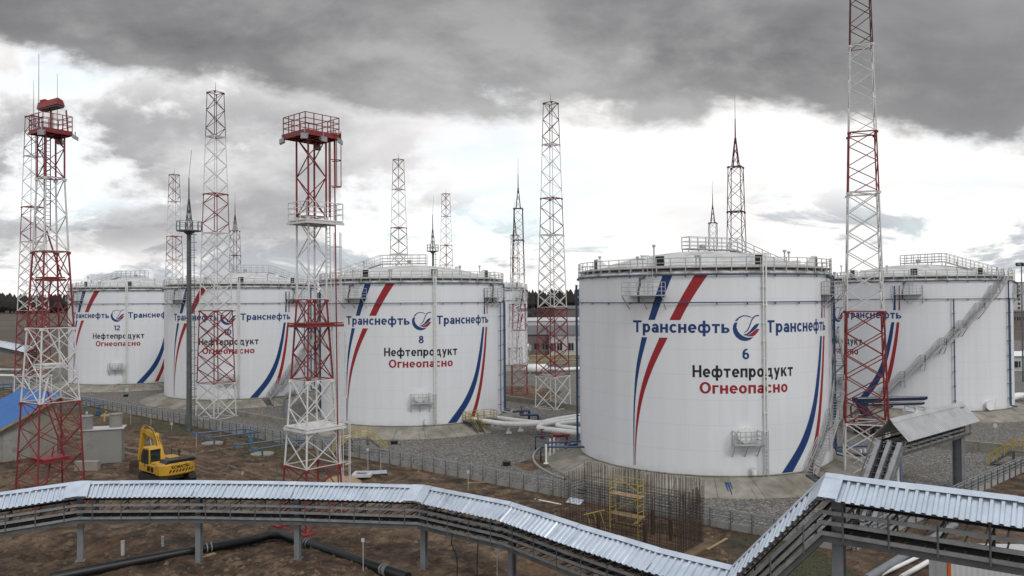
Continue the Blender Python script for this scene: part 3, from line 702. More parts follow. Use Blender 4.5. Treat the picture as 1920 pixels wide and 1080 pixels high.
# spiral stair with landings
mb = MB(); a0, a1, z0, z1 = 26, 113, -.5, TH + .55; NL = 8
rin, rout = TR + .22, TR + 1.15; seg = (a1 - a0) / NL
prev = None
for i in range(NL):
    s0 = a0 + seg * i; s1 = s0 + seg * .78; s2 = s0 + seg; za = z0 + (z1 - z0) * i / NL; zb = z0 + (z1 - z0) * (i + 1) / NL
    for r in (rin, rout):
        mb.rect(cp(s0, r, za), cp(s1, r, zb), .06, .24); mb.rect(cp(s1, r, zb), cp(s2, r, zb), .06, .2)
    k_ = 10
    for j in range(k_):
        t = (j + .5) / k_; a = s0 + (s1 - s0) * t; z = za + (zb - za) * t; mb.rect(cp(a, rin, z), cp(a, rout, z), .26, .035)
    mb.add([cp(s1, rin, zb), cp(s2, rin, zb), cp(s2, rout, zb), cp(s1, rout, zb), cp(s1, rin, zb - .05), cp(s2, rin, zb - .05), cp(s2, rout, zb - .05), cp(s1, rout, zb - .05)], [(3, 2, 1, 0), (4, 5, 6, 7), (0, 1, 5, 4), (2, 3, 7, 6), (1, 2, 6, 5), (3, 0, 4, 7)])
    for r in (rin, rout):
        railing(mb, [cp(s0, r, za), cp((s0 + s1) / 2, r, (za + zb) / 2), cp(s1, r, zb), cp(s2, r, zb)], 1.1, .05, (1, .66, .33))
    if za > .5: mb.bar(cp(s2, rout, zb), cp(s2, TR, zb - 1.1), .08); mb.bar(cp(s1, rout, zb), cp(s1, TR, zb - 1.1), .08)
mb.build('spiral_stair', 'rail', tank)
# step down the apron by the stair
mb = MB(); p, q = cp(24.5, TR + 1.0, .0), cp(24.5, TR + 3.7, -1.0)
for w in (-.45, .45): s_ = cp(114.5, w, 0); mb.rect(p + s_, q + s_, .07, .2)
for i in range(7): c_ = p.lerp(q, (i + .5) / 7) + V(0, 0, .1); s_ = cp(114.5, .45, 0); mb.rect(c_ - s_, c_ + s_, .22, .04)
s_ = cp(114.5, .48, 0); mb.bar(p + s_, p + s_ + V(0, 0, 1), .05); mb.bar(q + s_, q + s_ + V(0, 0, 1), .05); mb.bar(p + s_ + V(0, 0, 1), q + s_ + V(0, 0, 1), .05)
mb.build('apron_step', 'dsteel', tank)
# small valve near base + earthing marks
mb = MB(); mb.tube([cp(1.5, TR, .45), cp(1.5, TR + .5, .45)], .12, 10); mb.cyl(cp(1.5, TR + .45, .3), .2, .34, 10); mb.cyl(cp(1.5, TR + .45, .62), .05, .35, 8); mb.cyl(cp(1.5, TR + .45, .95), .2, .05, 12)
mb.build('drain_valve', 'whitepipe', tank)
TANKS = {'6': tank}
for key, x, y, rot, wa, lab in (('8', -14.0, 109.6, 12.2, 252, 'white storage tank numbered 8 in the middle of the photo'),
        ('10', -47.6, 136.7, 9.3, 112, 'white storage tank numbered 10 behind the flood tower with ladder cage'),
        ('12', -77.4, 160.3, 9.3, 250, 'white storage tank numbered 12, farthest left of the numbered tanks'),
        ('5', 61.9, 118.9, -81.2, 112, 'white storage tank numbered 5 on the right with the long spiral stair facing us'),
        ('9', -8.9, 194.8, 98, 60, 'white storage tank mostly hidden behind tank number 8')):
    t = dup(tank, (x, y, 1.0), R_(rot), lab)
    for ch in list(t.children):
        nm = ch.name.split('.')[0]
        if nm == 'tank_number':
            bpy.data.objects.remove(ch); make_number(key, t)
        elif nm in ('spiral_stair', 'apron_step') and key in ('8', '12'): ch.rotation_euler = (0, 0, R_(140))
        elif nm == 'roof_walkway' and wa != 112:
            bpy.data.objects.remove(ch); make_walkway(t, wa - 0)
    for ch in t.children:
        if ch.get('az') and key == '5': bpy.data.objects.remove(ch)
    TANKS[key] = t
for o_ in bpy.data.objects:
    if 'az' in o_: del o_['az']

# a blue paint spill on the apron of tank 6
def ap_pt(phi, r): return cp(phi, r, -.02 - .91 * (r - TR - .7) / 3.0 + .012)
mb = MB(); c0_ = -9.4
for a, w1, r1 in ((-.9, .75, 15.4), (-.1, .8, 15.9), (.7, .55, 15.0)):
    mb.add([ap_pt(c0_ + a - w1 * .5, 13.95), ap_pt(c0_ + a - .12, r1), ap_pt(c0_ + a + .12, r1), ap_pt(c0_ + a + w1 * .5, 13.95)], [(0, 1, 2, 3)])
mb.build('paint_spill', 'bluep', tank)

# ------------------------------------------------------------------ lattice masts
def corners(th, r): return [V(math.cos(R_(th + 90 * k_)) * r, math.sin(R_(th + 90 * k_)) * r, 0) for k_ in range(4)]
def section(parent, z0, z1, rf, th, legw, brw, panels, style, matl, top_ring=True):
    """one painted length of a square lattice tower: bracing mesh with four legs as its sub-parts"""
    C4 = lambda z: [c_ + V(0, 0, z) for c_ in corners(th, rf(z))]
    mb = MB(); zs = [z0 + (z1 - z0) * i / panels for i in range(panels + 1)]
    for i, (za, zb) in enumerate(zip(zs, zs[1:])):
        A, B = C4(za), C4(zb)
        for k_ in range(4):
            l = (k_ + 1) % 4
            if style == 'x': mb.bar(A[k_], B[l], brw); mb.bar(A[l], B[k_], brw)
            elif (i + k_) % 2: mb.bar(A[k_], B[l], brw)
            else: mb.bar(A[l], B[k_], brw)
            if style == 'h' : mb.bar(A[k_], A[l], brw)
    for z in ((z1, z0) if top_ring else (z0,)):
        T = C4(z - .02 if z == z1 else z + .02)
        for k_ in range(4): mb.bar(T[k_], T[(k_ + 1) % 4], brw * 1.25); 
        mb.bar(T[0], T[2], brw * .8)
    for c_ in C4(z1 - .12): mb.box(c_, (legw * 1.9, legw * 1.9, .22), (math.cos(R_(th)), math.sin(R_(th)), 0))
    s_ = mb.build('lattice_section', matl, parent)
    for k_ in range(4):
        mb = MB(); za = z0 + .005; zb = z1 - .005
        mid = [z0 + (z1 - z0) * i / 3 for i in range(4)]; pts = [corners(th, rf(z))[k_] + V(0, 0, z) for z in mid]
        for p, q in zip(pts, pts[1:]): mb.bar(p, q, legw, 6)
        mb.build('leg', matl, s_)
    return s_
MG = 'red and white lattice masts'
def tall_mast(label, loc, th, spire=1.4, rb=2.75, rt=1.15):
    t = thing('lattice_mast', label, 'lattice mast', loc, R_(th), MG)
    H = 47.2; rf = lambda z: rb + (rt - rb) * z / H
    br = [0, 5.0, 15.5, 26.7, 32.4, 40.7, 47.2]; kinds = ['mastwhite', 'red', 'mastwhite', 'red', 'mastwhite', 'backlitred']
    for i in range(6):
        st = 'x' if i < 3 else 'z'; pn = [2, 5, 6, 4, 6, 5][i]
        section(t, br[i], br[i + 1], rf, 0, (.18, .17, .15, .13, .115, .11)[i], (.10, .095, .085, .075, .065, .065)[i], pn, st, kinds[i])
    mb = MB(); mb.cyl((0, 0, H), .05, spire, 8, r2=.02); mb.build('spire', 'dsteel', t)
    for c_ in corners(0, rb): mb = MB(); mb.box(c_ + V(0, 0, -.05), (.9, .9, .5)); mb.build('footing', 'concrete', t)
    return t
m0 = tall_mast('red and white lattice mast standing on gravel between tank 8 and tank 6', (6.2, 119.5, 0), 5)
for (px, Yd, rz, lab, sp) in (
        (405, 112.1, 15, 'tall red and white lattice mast in front of tank number 10', None),
        (1622, 73.5, 24, 'huge red and white lattice mast in front of tank 5, its top cut off', None),
        (62, 126, 20, 'red and white lattice mast behind the leftmost flood tower', 6),
        (327, 185, 12, 'lattice mast rising behind the gap between tanks 12 and 10', None),
        (749, 167, 8, 'lattice mast rising behind the dome of tank 8, the taller of two there', None),
        (838, 222, 3, 'lattice mast farther away behind the right part of the dome of tank 8', None)):
    p = at(px, 700, Y=Yd); t = dup(m0, (p.x, Yd, 0), R_(rz), lab)
    if sp:
        for ch in t.children:
            if ch.name.startswith('spire'): ch.data = ch.data.copy(); ch.scale = (1, 1, 1); [setattr(v_, 'co', Vector((v_.co.x, v_.co.y, 47.2 + (v_.co.z - 47.2) * 4.2))) for v_ in ch.data.vertices]
def spire_mast(label, loc, th):
    t = thing('lattice_mast', label, 'lattice mast', loc, R_(th), MG)
    H = 32.8; rf = lambda z: 1.95 + (1.05 - 1.95) * z / H
    br = [0, 5.3, 11.3, 16, 21.2, 27.2, 32.8]; kinds = ['red', 'mastwhite', 'red', 'mastwhite', 'backlitred', 'backlitred']
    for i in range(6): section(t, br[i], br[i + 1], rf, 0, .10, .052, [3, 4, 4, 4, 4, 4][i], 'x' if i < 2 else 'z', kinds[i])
    mb = MB(); T = corners(0, .55)
    for k_ in range(4):
        mb.bar(T[k_] + V(0, 0, H), V(0, 0, H + 3.6) + T[k_] * .12, .09); l = (k_ + 1) % 4
        for a, b_ in ((0, .33), (.33, .62), (.62, .9)):
            A = (T[k_] * (1 - .88 * a)) + V(0, 0, H + 3.6 * a); B = (T[l] * (1 - .88 * b_)) + V(0, 0, H + 3.6 * b_); mb.bar(A, B, .05)
    mb.cyl((0, 0, H + 3.4), .09, 2.6, 8, r2=.06); mb.cyl((0, 0, H + 5.9), .035, 3.0, 6, r2=.015)
    for c_ in corners(0, 1.05): mb.bar(c_ + V(0, 0, H), V(0, 0, H), .09)
    mb.build('spire', 'backlitred', t)
    return t
p = at(973, 742); s0 = spire_mast('slim red and white mast with needle spire just right of tank 8', (1.2, 136, 0), 40)
for px, Yd, rz, lab, s_ in ((966, 185, 30, 'distant lattice mast half hidden behind the slim spire mast', .98), (1382, 98, 14, 'slim mast with needle spire rising behind tank 6, the taller of two there', 1.02), (1338, 158, 20, 'small distant needle spire mast behind the crown of tank 6', .98), (441, 176, 35, 'distant needle spire mast behind the dome of tank 10', 1.0)):
    p = at(px, 560, Y=Yd); dup(s0, (p.x, Yd, 0), R_(rz), lab, s=s_)

# ------------------------------------------------------------------ floodlight towers
FG = 'red and white floodlight towers'
def plat(t, z, hw, matl, rail=True, name='platform', ex=0.0, thick=.1):
    mb = MB(); mb.box((ex / 2, 0, z), (2 * hw + ex, 2 * hw, thick))
    for a in np.arange(-hw, hw + .01, hw): mb.box((ex / 2, a, z - .18), (2 * hw + ex + .1, .12, .18)); mb.box((a, 0, z - .2), (.12, 2 * hw + .1, .16))
    o_ = mb.build(name, matl, t)
    if rail:
        mb = MB(); w = hw - .03; railing(mb, [(-w, -w, z + .11), (w + ex, -w, z + .11), (w + ex, w, z + .11), (-w, w, z + .11)], 1.25, .05, (1, .66, .33), .8, closed=True); mb.build('railing', matl, o_)
    return o_
def lamp(o_, p, dr):
    mb = MB(); dr = Vector(dr).normalized(); p = Vector(p)
    mb.box(p, (.38, .5, .34), dr + V(0, 0, -.5)); mb.bar(p + V(0, 0, .15), p + V(0, 0, .5), .07); mb.build('floodlight', 'steel', o_)
def cage(mb, x, y, z0, z1, out):
    out = Vector(out).normalized(); sd = V(-out.y, out.x, 0); c_ = V(x, y, 0)
    for z in np.arange(z0, z1, 2.0):
        pts = [c_ + sd * (math.cos(a) * .4) + out * (.1 + math.sin(a) * .75) + V(0, 0, z) for a in np.linspace(0, math.pi, 9)]
        for p, q in zip(pts, pts[1:]): mb.bar(p, q, .06)
    for a in (0.5, 1.57, 2.6):
        o2 = c_ + sd * (math.cos(a) * .4) + out * (.1 + math.sin(a) * .75); mb.bar(o2 + V(0, 0, z0), o2 + V(0, 0, z1 - .5), .045)
def flood_tower(label, loc, th, bands, rfn, plats, H, bw, cage_out=None):
    t = thing('flood_tower', label, 'floodlight tower', loc, R_(th), FG)
    for (z0, z1, matl, pn) in bands: section(t, z0, z1, rfn, 45, .145, bw, pn, 'x' if z0 < 16 else 'z', matl)
    for z, hw, matl, rl, ex in plats: plat(t, z, hw, matl, rl, ex=ex)
    for c_ in corners(45, rfn(0)): mb = MB(); mb.box(c_ + V(0, 0, .0), (.8, .8, .3)); mb.build('footing', 'red', t)
    return t
rf2 = lambda z: 2.4 - (2.4 - 1.1) * min(z, 17) / 17
F2 = flood_tower('red and white floodlight tower with ladder cage in front of tank 8', (-15.1, 58.3, -.05), 48,
    [(0, 4.6, 'red', 2), (4.6, 11.0, 'mastwhite', 3), (11.0, 17.0, 'red', 3), (17.0, 23.2, 'mastwhite', 4), (23.2, 29.2, 'red', 4)],
    rf2, [(7.5, 1.45, 'mastwhite', False, .5), (15.2, 1.25, 'red', False, .7), (22.9, 1.25, 'mastwhite', True, .75)], 29.4, .062)
tp = plat(F2, 29.35, 1.5, 'red', True, 'top_platform', thick=.22)
for p, d_ in (((-1.55, -1.5, 28.95), (-1, -1, 0)), ((1.55, -1.5, 28.95), (1, -1, 0)), ((-1.55, 1.5, 28.95), (-1, 1, 0)), ((1.55, 1.5, 28.95), (1, 1, 0)), ((0, -1.55, 28.95), (0, -1, 0))): lamp(tp, p, d_)
mb = MB()
for z0, z1 in ((23.2, 29.2),): ladder(mb, (.95, -1.0, z0), (.95, -1.0, z1), .5, .06, .32, (1, 1, 0)); cage(mb, .95, -1.0, z0 + 2.3, z1 + 1, (1, -1, 0))
mb.bar((1.3, -1.5, 0), (1.3, -1.1, 29.2), .1, 6)
mb.build('ladder', 'red', F2)
mb = MB(); q_ = [(7.6, 15.1), (15.3, 22.8)]
for z0, z1 in q_:
    r0 = rf2(z0) * .71 + .25; r1 = rf2(z1) * .71 + .25
    ladder(mb, (r0, -r0 * .6, z0), (r1, -r1 * .6, z1), .5, .06, .32, (0, 1, 0))
cage(mb, 1.6, -.9, 9.5, 15, (1, 0, 0)); cage(mb, 1.25, -.8, 17, 22.6, (1, 0, 0))
ladder(mb, (1.9, -1.1, .1), (1.55, -1, 7.6), .5, .06, .32, (0, 1, 0)); cage(mb, 1.8, -1.1, 2.5, 8.5, (1, 0, 0))
mb.build('ladder', 'mastwhite', F2)
def rf1(z): return np.interp(z, [0, 8.6, 14.8, 21.2, 27.4, 40], [2.72, 2.25, 1.80, 1.38, 1.06, 1.04])
F1 = flood_tower('red and white floodlight tower under a tilted red hood, left of the yellow excavator', (-38.9, 65.2, -.05), 56,
    [(0, 8.6, 'red', 4), (8.6, 14.8, 'mastwhite', 3), (14.8, 21.2, 'red', 3), (21.2, 27.4, 'mastwhite', 4), (27.4, 31.2, 'red', 3)],
    rf1, [(3.9, 1.1, 'red', False, 0), (11.7, .9, 'mastwhite', False, 0), (19.0, .8, 'red', False, 0)], 31.3, .062)
tp = plat(F1, 31.3, 1.2, 'red', True, 'top_platform', thick=.22)
for p, d_ in (((-1.35, -1.32, 30.9), (-1, -1, 0)), ((1.35, -1.32, 30.9), (1, -1, 0)), ((1.35, 1.32, 30.9), (1, 1, 0))): lamp(tp, p, d_)
mb = MB(); mb.bar((0, 0, 31.4), (0, 0, 33.4), .12); mb.build('hood_post', 'red', tp); mb = MB(); mb.bar((.9, -1.0, 31.4), (.8, -.9, 33.2), .09); mb.build('hood_post', 'red', tp)
mb = MB(); ax = V(math.cos(R_(-64)), math.sin(R_(-64)), .18).normalized(); up_ = V(-.2 * math.cos(R_(-64)), -.2 * math.sin(R_(-64)), 1).normalized()
mb.prism([(-.5, 0), (.5, 0), (.38, .5), (-.2, .62)], V(0, 0, 33.35) - ax * .95, up_.cross(ax), up_, 1.9); mb.box(V(0, 0, 33.95) - ax * .6, (.5, .45, .4), ax, up_)
hd = mb.build('hood', 'red', tp); mb = MB(); mb.box(V(0, 0, 33.3), (1.8, .9, .08), ax, up_); mb.build('hood_soffit', 'dsteel', hd)
mb = MB(); mb.cyl((-1.1, -.3, 31.4), .035, 6.2, 6, r2=.015); mb.cyl((.9, .8, 31.4), .03, 5.2, 6, r2=.012); mb.build('antenna', 'dsteel', tp)
mb = MB()
zz = [(0, 3.9, -1), (3.9, 8.6, 1)]
for z0, z1, s_ in zz:
    ladder(mb, (s_ * .9, -.5, z0), (-s_ * .25, .4, z1), .55, .08, .32, (.4, 1, 0)); mb.rect((s_ * .9 + .1, -.7, z0 + 1), (-s_ * .25 + .1, .2, z1 + .8), .06, .12)
mb.build('ladder', 'red', F1); mb = MB()
for z0, z1, s_ in [(8.6, 11.7, -1), (11.7, 14.9, 1)]: ladder(mb, (s_ * .9, -.5, z0), (-s_ * .25, .4, z1), .55, .09, .32, (.4, 1, 0))
mb.build('ladder', 'mastwhite', F1); mb = MB()
for z0, z1, s_ in [(14.9, 19, -1), (19, 23, 1)]: ladder(mb, (s_ * .7, -.4, z0), (-s_ * .2, .3, z1), .5, .07, .32, (.4, 1, 0))
ladder(mb, (0, .6, 23), (0, .6, 31), .5, .06, .32, (1, 0, 0)); mb.build('ladder', 'red', F1)

# ------------------------------------------------------------------ steel poles with a ring platform
def ring_pole(label, loc, rz):
    t = thing('platform_pole', label, 'lightning pole', loc, rz, 'steel poles with ring platforms')
    mb = MB(); mb.cyl((0, 0, -.1), .36, 26.2, 14, r2=.27); mb.build('pole', 'dsteel', t)
    mb = MB(); mb.lathe([(.3, 25.55), (.75, 25.9), (1.55, 25.97), (1.55, 26.1), (.2, 26.1)], 12, smooth=False)
    railing(mb, [V(math.cos(a) * 1.55, math.sin(a) * 1.55, 26.1) for a in np.arange(0, 6.28, 6.2832 / 12)], 1.15, .05, (1, .5), closed=True); mb.build('platform', 'dsteel', t)
    mb = MB(); T = corners(20, .5)
    for k_ in range(4):
        mb.bar(T[k_] + V(0, 0, 26.1), T[k_] * .15 + V(0, 0, 30.2), .08); l = (k_ + 1) % 4
        for a, b_ in ((0, .25), (.25, .5), (.5, .75)): mb.bar(T[k_] * (1 - .85 * a) + V(0, 0, 26.1 + 4.1 * a), T[l] * (1 - .85 * b_) + V(0, 0, 26.1 + 4.1 * b_), .05)
    mb.cyl((0, 0, 30), .1, 3.0, 8, r2=.06); mb.bar((0, 0, 33), (.45, 0, 36.6), .05, 6); mb.build('spire', 'dsteel', t)
    mb = MB(); ladder(mb, (.75, -.1, .4), (.62, -.1, 26), .5, .06, .33, (0.3, 1, 0))
    for z in np.arange(2.5, 26, 1.0):
        pts = [V(.72 + math.sin(a) * .55, -.1 + math.cos(a) * .38, z) for a in np.linspace(0, math.pi, 6)]
        for p, q in zip(pts, pts[1:]): mb.bar(p, q, .045)
    for z in np.arange(1.5, 26, 3): mb.bar((.2, -.1, z), (.75, -.1, z), .06)
    mb.build('ladder', 'dsteel', t)
    return t
p0 = ring_pole('dark grey steel pole with ring platform in front of tank 10', (-42.1, 100.8, 0), R_(-20))
p = at(812, 560, Y=147); t = dup(p0, (p.x, 147, 0), R_(70), 'distant steel pole with platform behind the dome of tank 8')
for ch in t.children:
    if ch.name.startswith('platform'): ch.scale = (.72, .72, 1)
    elif ch.name.startswith('pole'): ch.scale = (.6, .6, 1)
p = at(1916, 560, Y=150); t = thing('lamp_mast', 'thin lamp pole with two floodlights at the right edge of the photo', 'lamp pole', (p.x, 150, 0))
mb = MB(); mb.cyl((0, 0, -.1), .16, 23.4, 10, r2=.09); mb.build('pole', 'dsteel', t)
mb = MB(); mb.bar((-.9, 0, 23.1), (.9, 0, 23.1), .1); mb.build('crossbar', 'dsteel', t)
for x_ in (-.7, .5): mb = MB(); mb.box((x_, -.15, 22.85), (.75, .5, .6), (1, 0, 0), (0, .4, 1)); mb.build('floodlight', 'black', t)

# ------------------------------------------------------------------ roofed cable racks
def mitres(pts):
    out = []
    for i in range(len(pts)):
        ds = []
        if i > 0: ds.append((pts[i] - pts[i - 1]).xy.normalized())
        if i < len(pts) - 1: ds.append((pts[i + 1] - pts[i]).xy.normalized())
        ns = [Vector((q.y, -q.x)) for q in ds]; b_ = sum(ns, Vector((0, 0))).normalized()
        out.append(Vector((b_.x, b_.y, 0)) / max(.45, b_.dot(ns[0])))
    return out
def roof_run(A, B, mA, mB, w, dz, pitch, amp, rnd, bent=0.0):
    """gable of corrugated sheet between two ridge points"""
    L = (B - A).length; nn = max(2, int(L / pitch)); mb = MB()
    prof = [(0, 0), (.46, 0), (.58, 1), (.88, 1)]
    for sgn in (1, -1):
        st = []
        for i in range(nn):
            jit = 0 if i % 6 else rnd.uniform(-bent, bent)
            for f, h in prof: st.append(((i + f) / nn, h * amp + jit * .35, jit))
        st.append((1, 0, 0)); vs = []
        for t, h, j in st:
            r = A.lerp(B, t); m = mA.lerp(mB, t); tt = min(1, max(0, t + j / max(L, 1)))
            r2 = A.lerp(B, tt); eave = r2 + mA.lerp(mB, tt) * (sgn * w) - V(0, 0, dz)
            sl = (eave - r).normalized(); nv = (B - A).cross(sl).normalized(); nv = nv if nv.z > 0 else -nv
            for k_ in (.04, .5, 1.0): vs.append(r.lerp(eave, k_) + nv * h)
        fs = [(3 * i + k_, 3 * i + k_ + 1, 3 * i + k_ + 4, 3 * i + k_ + 3) for i in range(len(st) - 1) for k_ in (0, 1)]
        mb.add(vs, fs)
    return mb
def offset_rail(mb, pts, ms, o, dz, w, h):
    P = [p + m * o + V(0, 0, dz) for p, m in zip(pts, ms)]
    for a, b_ in zip(P, P[1:]): mb.rect(a, b_, w, h)
    return P
def cable_rack(label, ridge, roofs, posts, w=1.2, dz=.7, pitch=.33, matl='zinc', amp=.05, bent=0.0, levels=(-1.26, -1.66, -2.08), tray_w=.78, seed=1, step=1.55, group=None, cover=None, flash=()):
    rnd = random.Random(seed); t = thing('cable_rack', label, 'cable rack', ridge[0] * 1.0, 0, group); base = ridge[0].copy()
    pts = [p - base for p in ridge]; ms = mitres(pts)
    for i, (a, b_) in enumerate(zip(pts, pts[1:])):
        if i not in roofs: continue
        rs = roof_run(a, b_, ms[i], ms[i + 1], w, dz, pitch, amp, rnd, bent).build('roof_sheet', matl, t)
        mb = MB(); k_ = max(1, int((b_ - a).length / 2.5))
        for q in range(k_):
            p0, p1 = a.lerp(b_, q / k_), a.lerp(b_, (q + 1) / k_); m0, m1 = ms[i].lerp(ms[i + 1], q / k_), ms[i].lerp(ms[i + 1], (q + 1) / k_); up_ = V(0, 0, amp + .035 + (q % 2) * .012)
            dd = dz / w * .26; tilt = rnd.uniform(-.02, .02) * (1 + bent * 20)
            mb.add([p0 + m0 * .26 + up_ - V(0, 0, dd + tilt), p1 + m1 * .26 + up_ - V(0, 0, dd - tilt), p1 + up_, p0 + up_, p1 - m1 * .26 + up_ - V(0, 0, dd), p0 - m0 * .26 + up_ - V(0, 0, dd)], [(0, 1, 2, 3), (3, 2, 4, 5)])
        mb.build('ridge_cap', matl, rs)
    for i, sgn in flash:
        mb = MB()
        for dl in (-1, 1):
            j = i + dl
            if 0 <= j < len(pts):
                p = pts[i]; q = pts[i].lerp(pts[j], .7 / (pts[j] - pts[i]).length); m = ms[i]; m2 = ms[i].lerp(ms[j], .7 / (pts[j] - pts[i]).length); u_ = V(0, 0, amp + .05)
                mb.add([p + u_, q + u_, q + m2 * sgn * (w + .03) + u_ - V(0, 0, dz), p + m * sgn * (w + .03) + u_ - V(0, 0, dz)], [(0, 1, 2, 3)])
        mb.build('corner_flashing', matl, t)
    for li, lv in enumerate(levels):
        mb = MB(); rails = [offset_rail(mb, pts, ms, o, lv, .06, .155) for o in (-tray_w, tray_w)]
        for a, b_, c_, d_ in zip(rails[0], rails[0][1:], rails[1], rails[1][1:]):
            k_ = int((b_ - a).length / .6)
            for i in range(k_): mb.rect(a.lerp(b_, (i + .5) / max(1, k_)), c_.lerp(d_, (i + .5) / max(1, k_)), .06, .03)
        if cover is not None:
            a, b_, c_, d_ = rails[0][cover], rails[0][cover + 1], rails[1][cover], rails[1][cover + 1]
            mb.rect(a, b_, .34, .26); mb.rect(c_, d_, .34, .26); mb.rect((a + c_) / 2, (b_ + d_) / 2, .3, .2)
        tr = mb.build('cable_tray', 'steel', t)
        mb = MB()
        nc = (2, 3, 6)[li]
        for c_ in range(nc):
            o = -tray_w * .85 + tray_w * 1.1 * c_ / 5 + rnd.uniform(-.04, .04)
            P = []
            for a, b_, m0, m1 in zip(pts, pts[1:], ms, ms[1:]):
                for q in range(4): P.append(a.lerp(b_, q / 4) + m0.lerp(m1, q / 4) * (o + rnd.uniform(-.03, .03)) + V(0, 0, lv + .05))
            P.append(pts[-1] + ms[-1] * o + V(0, 0, lv + .05)); mb.tube(P, .035, 5)
        mb.build('cables', 'black', tr)
    mb = MB()
    for o in (-tray_w * .8, tray_w * .8): offset_rail(mb, pts, ms, o, levels[-1] - .24, .12, .26)
    mb.build('girder', 'dsteel', t)
    mb = MB()
    for o in (-w * .88, w * .88): offset_rail(mb, pts, ms, o, -dz - .02, .07, .07)
    mb.build('purlin', 'dsteel', t)
    for i, (a, b_) in enumerate(zip(pts, pts[1:])):
        L = (b_ - a).length; k_ = max(1, int(L / step))
        for q in range(k_):
            p = a.lerp(b_, (q + .5) / k_); m = ms[i].lerp(ms[i + 1], (q + .5) / k_); mb = MB()
            for o in (-1, 1): mb.bar(p + m * o * (tray_w + .03) + V(0, 0, levels[0] + (.10 if i not in roofs or q % 3 else .55)), p + m * o * (tray_w + .03) + V(0, 0, levels[-1] - .2), .055)
            for lv in levels: mb.rect(p - m * tray_w + V(0, 0, lv - .1), p + m * tray_w + V(0, 0, lv - .1), .06, .06)
            mb.build('tray_hanger', 'dsteel', t)
    for seg, tt, z0, pw in posts:
        p = pts[seg].lerp(pts[seg + 1], tt); m = ms[seg].lerp(ms[seg + 1], tt).normalized(); dr = V(-m.y, m.x, 0); zt = p.z - .25; zb = z0 - base.z
        mb = MB()
        for o in (-1, 1): mb.box(V(p.x, p.y, (zt + zb) / 2) + m * o * (pw / 2), (pw, .035, zt - zb), dr)
        mb.box(V(p.x, p.y, (zt + zb) / 2), (.03, pw - .03, zt - zb), dr)
        mb.rect(p - m * w * .9 + V(0, 0, -dz + .05), p + V(0, 0, -.12), .08, .1); mb.rect(p + m * w * .9 + V(0, 0, -dz + .05), p + V(0, 0, -.12), .08, .1)
        mb.box(V(p.x, p.y, zb + .05), (pw * 1.7, pw * 1.7, .1), dr)
        mb.build('post', 'post', t)
    return t
RG = 'roofed cable racks'
ridge = [V(-52.3, 30.4, 5.2), V(-28.0, 50.2, 5.2), V(-20.3, 50.1, 5.22), V(-13.8, 49.6, 5.2), V(-5.6, 48.5, 5.2), V(-.1, 44.3, 5.2), V(3.4, 40.1, 5.15), V(6.8, 36.0, 5.2), V(9.4, 33.5, 5.25), V(12.5, 31.0, 9.75), V(17.7, 27.2, 9.75), V(27.0, 20.4, 9.75)]
cable_rack('long roofed cable rack bending across the foreground under bright zinc sheets', ridge, range(11),
    [(1, .0, gz(-28, 50.2) - .1, .34), (2, .0, gz(-20.3, 50) - .1, .34), (3, .0, gz(-13.8, 49.6) - .1, .34), (4, .0, gz(-5.6, 48.5) - .1, .34), (5, .0, gz(-.1, 44.3) - .1, .34), (7, .0, gz(6.8, 36) - .1, .34), (9, .07, -.1, .42), (10, .35, -.1, .42), (0, .5, -.1, .34)],
    bent=.03, amp=.07, flash=((1, 1), (4, 1), (9, 1)), group=RG)
# riser portal towards tank 5
a_, b_ = V(29.5, 60.0, 7.4), V(39.9, 68.8, 7.4)
cable_rack('short roofed cable rack on a tall grey column in front of tank 5', [a_ + V(-4.1, -3.4, -5.2), a_ + V(-.6, -.5, 0), b_], [1], [(1, .93, -.1, .75), (0, .12, -.1, .5)], w=1.4, dz=1.5, pitch=.3, matl='sheetgrey', amp=.05, seed=4, levels=(-1.7, -2.05, -2.4), group=RG, step=1.2, cover=0)
a_, b_ = at(6, 640, 7.4), at(66, 651.5, 7.4)
cable_rack('far roofed cable rack on a post at the left edge behind the blue roofed hut', [a_ + (a_ - b_) * .6, a_, b_], [0, 1], [(1, .88, -.1, .8)], w=1.7, dz=1.0, pitch=.3, matl='zinc', amp=.03, seed=5, group=RG)

# ------------------------------------------------------------------ perimeter walls with low cable trays
def bund(label, A, B, n_, step):
    t = thing('perimeter_wall', label, 'wall', A); d_ = (B - A); L = d_.length; d_.normalize(); nr = V(-d_.y, d_.x, 0)
    if nr.dot(V(0, 1, 0)) < 0: nr = -nr
    mb = MB(); k_ = int(L / 3)
    for i in range(k_):
        p = d_ * (i * L / k_); q = d_ * ((i + 1) * L / k_ - .03); mb.rect(p - nr * .3 + V(0, 0, .1), q - nr * .3 + V(0, 0, .1), .2, .72)
    mb.build('concrete_wall', 'lightconc', t)
    for z, h in ((.72, .10), (1.0, .10), (1.30, .13)):
        mb = MB()
        for o in (-.42, -.1): mb.rect(nr * o + V(0, 0, z), d_ * L + nr * o + V(0, 0, z), .05, h * .7)
        for i in range(int(L / .8)): mb.rect(d_ * (i * .8) + nr * -.42 + V(0, 0, z), d_ * (i * .8) + nr * -.1 + V(0, 0, z), .05, .03)
        mb.build('cable_tray', 'lightsteel', t)
    k_ = int(L / step); proto = None
    for i in range(k_):
        if proto is None:
            mb = MB(); mb.rect(nr * -.46 + V(0, 0, -.25), nr * -.46 + V(0, 0, 1.38), .07, .07, up=(1, 0, 0)); mb.rect(nr * -.1 + V(0, 0, .4), nr * -.1 + V(0, 0, 1.38), .06, .06, up=(1, 0, 0)); proto = mb.build('post', 'dsteel', t)
        else:
            c_ = proto.copy(); COL.objects.link(c_); c_.parent = t; c_.location = d_ * (i * step)
    return t
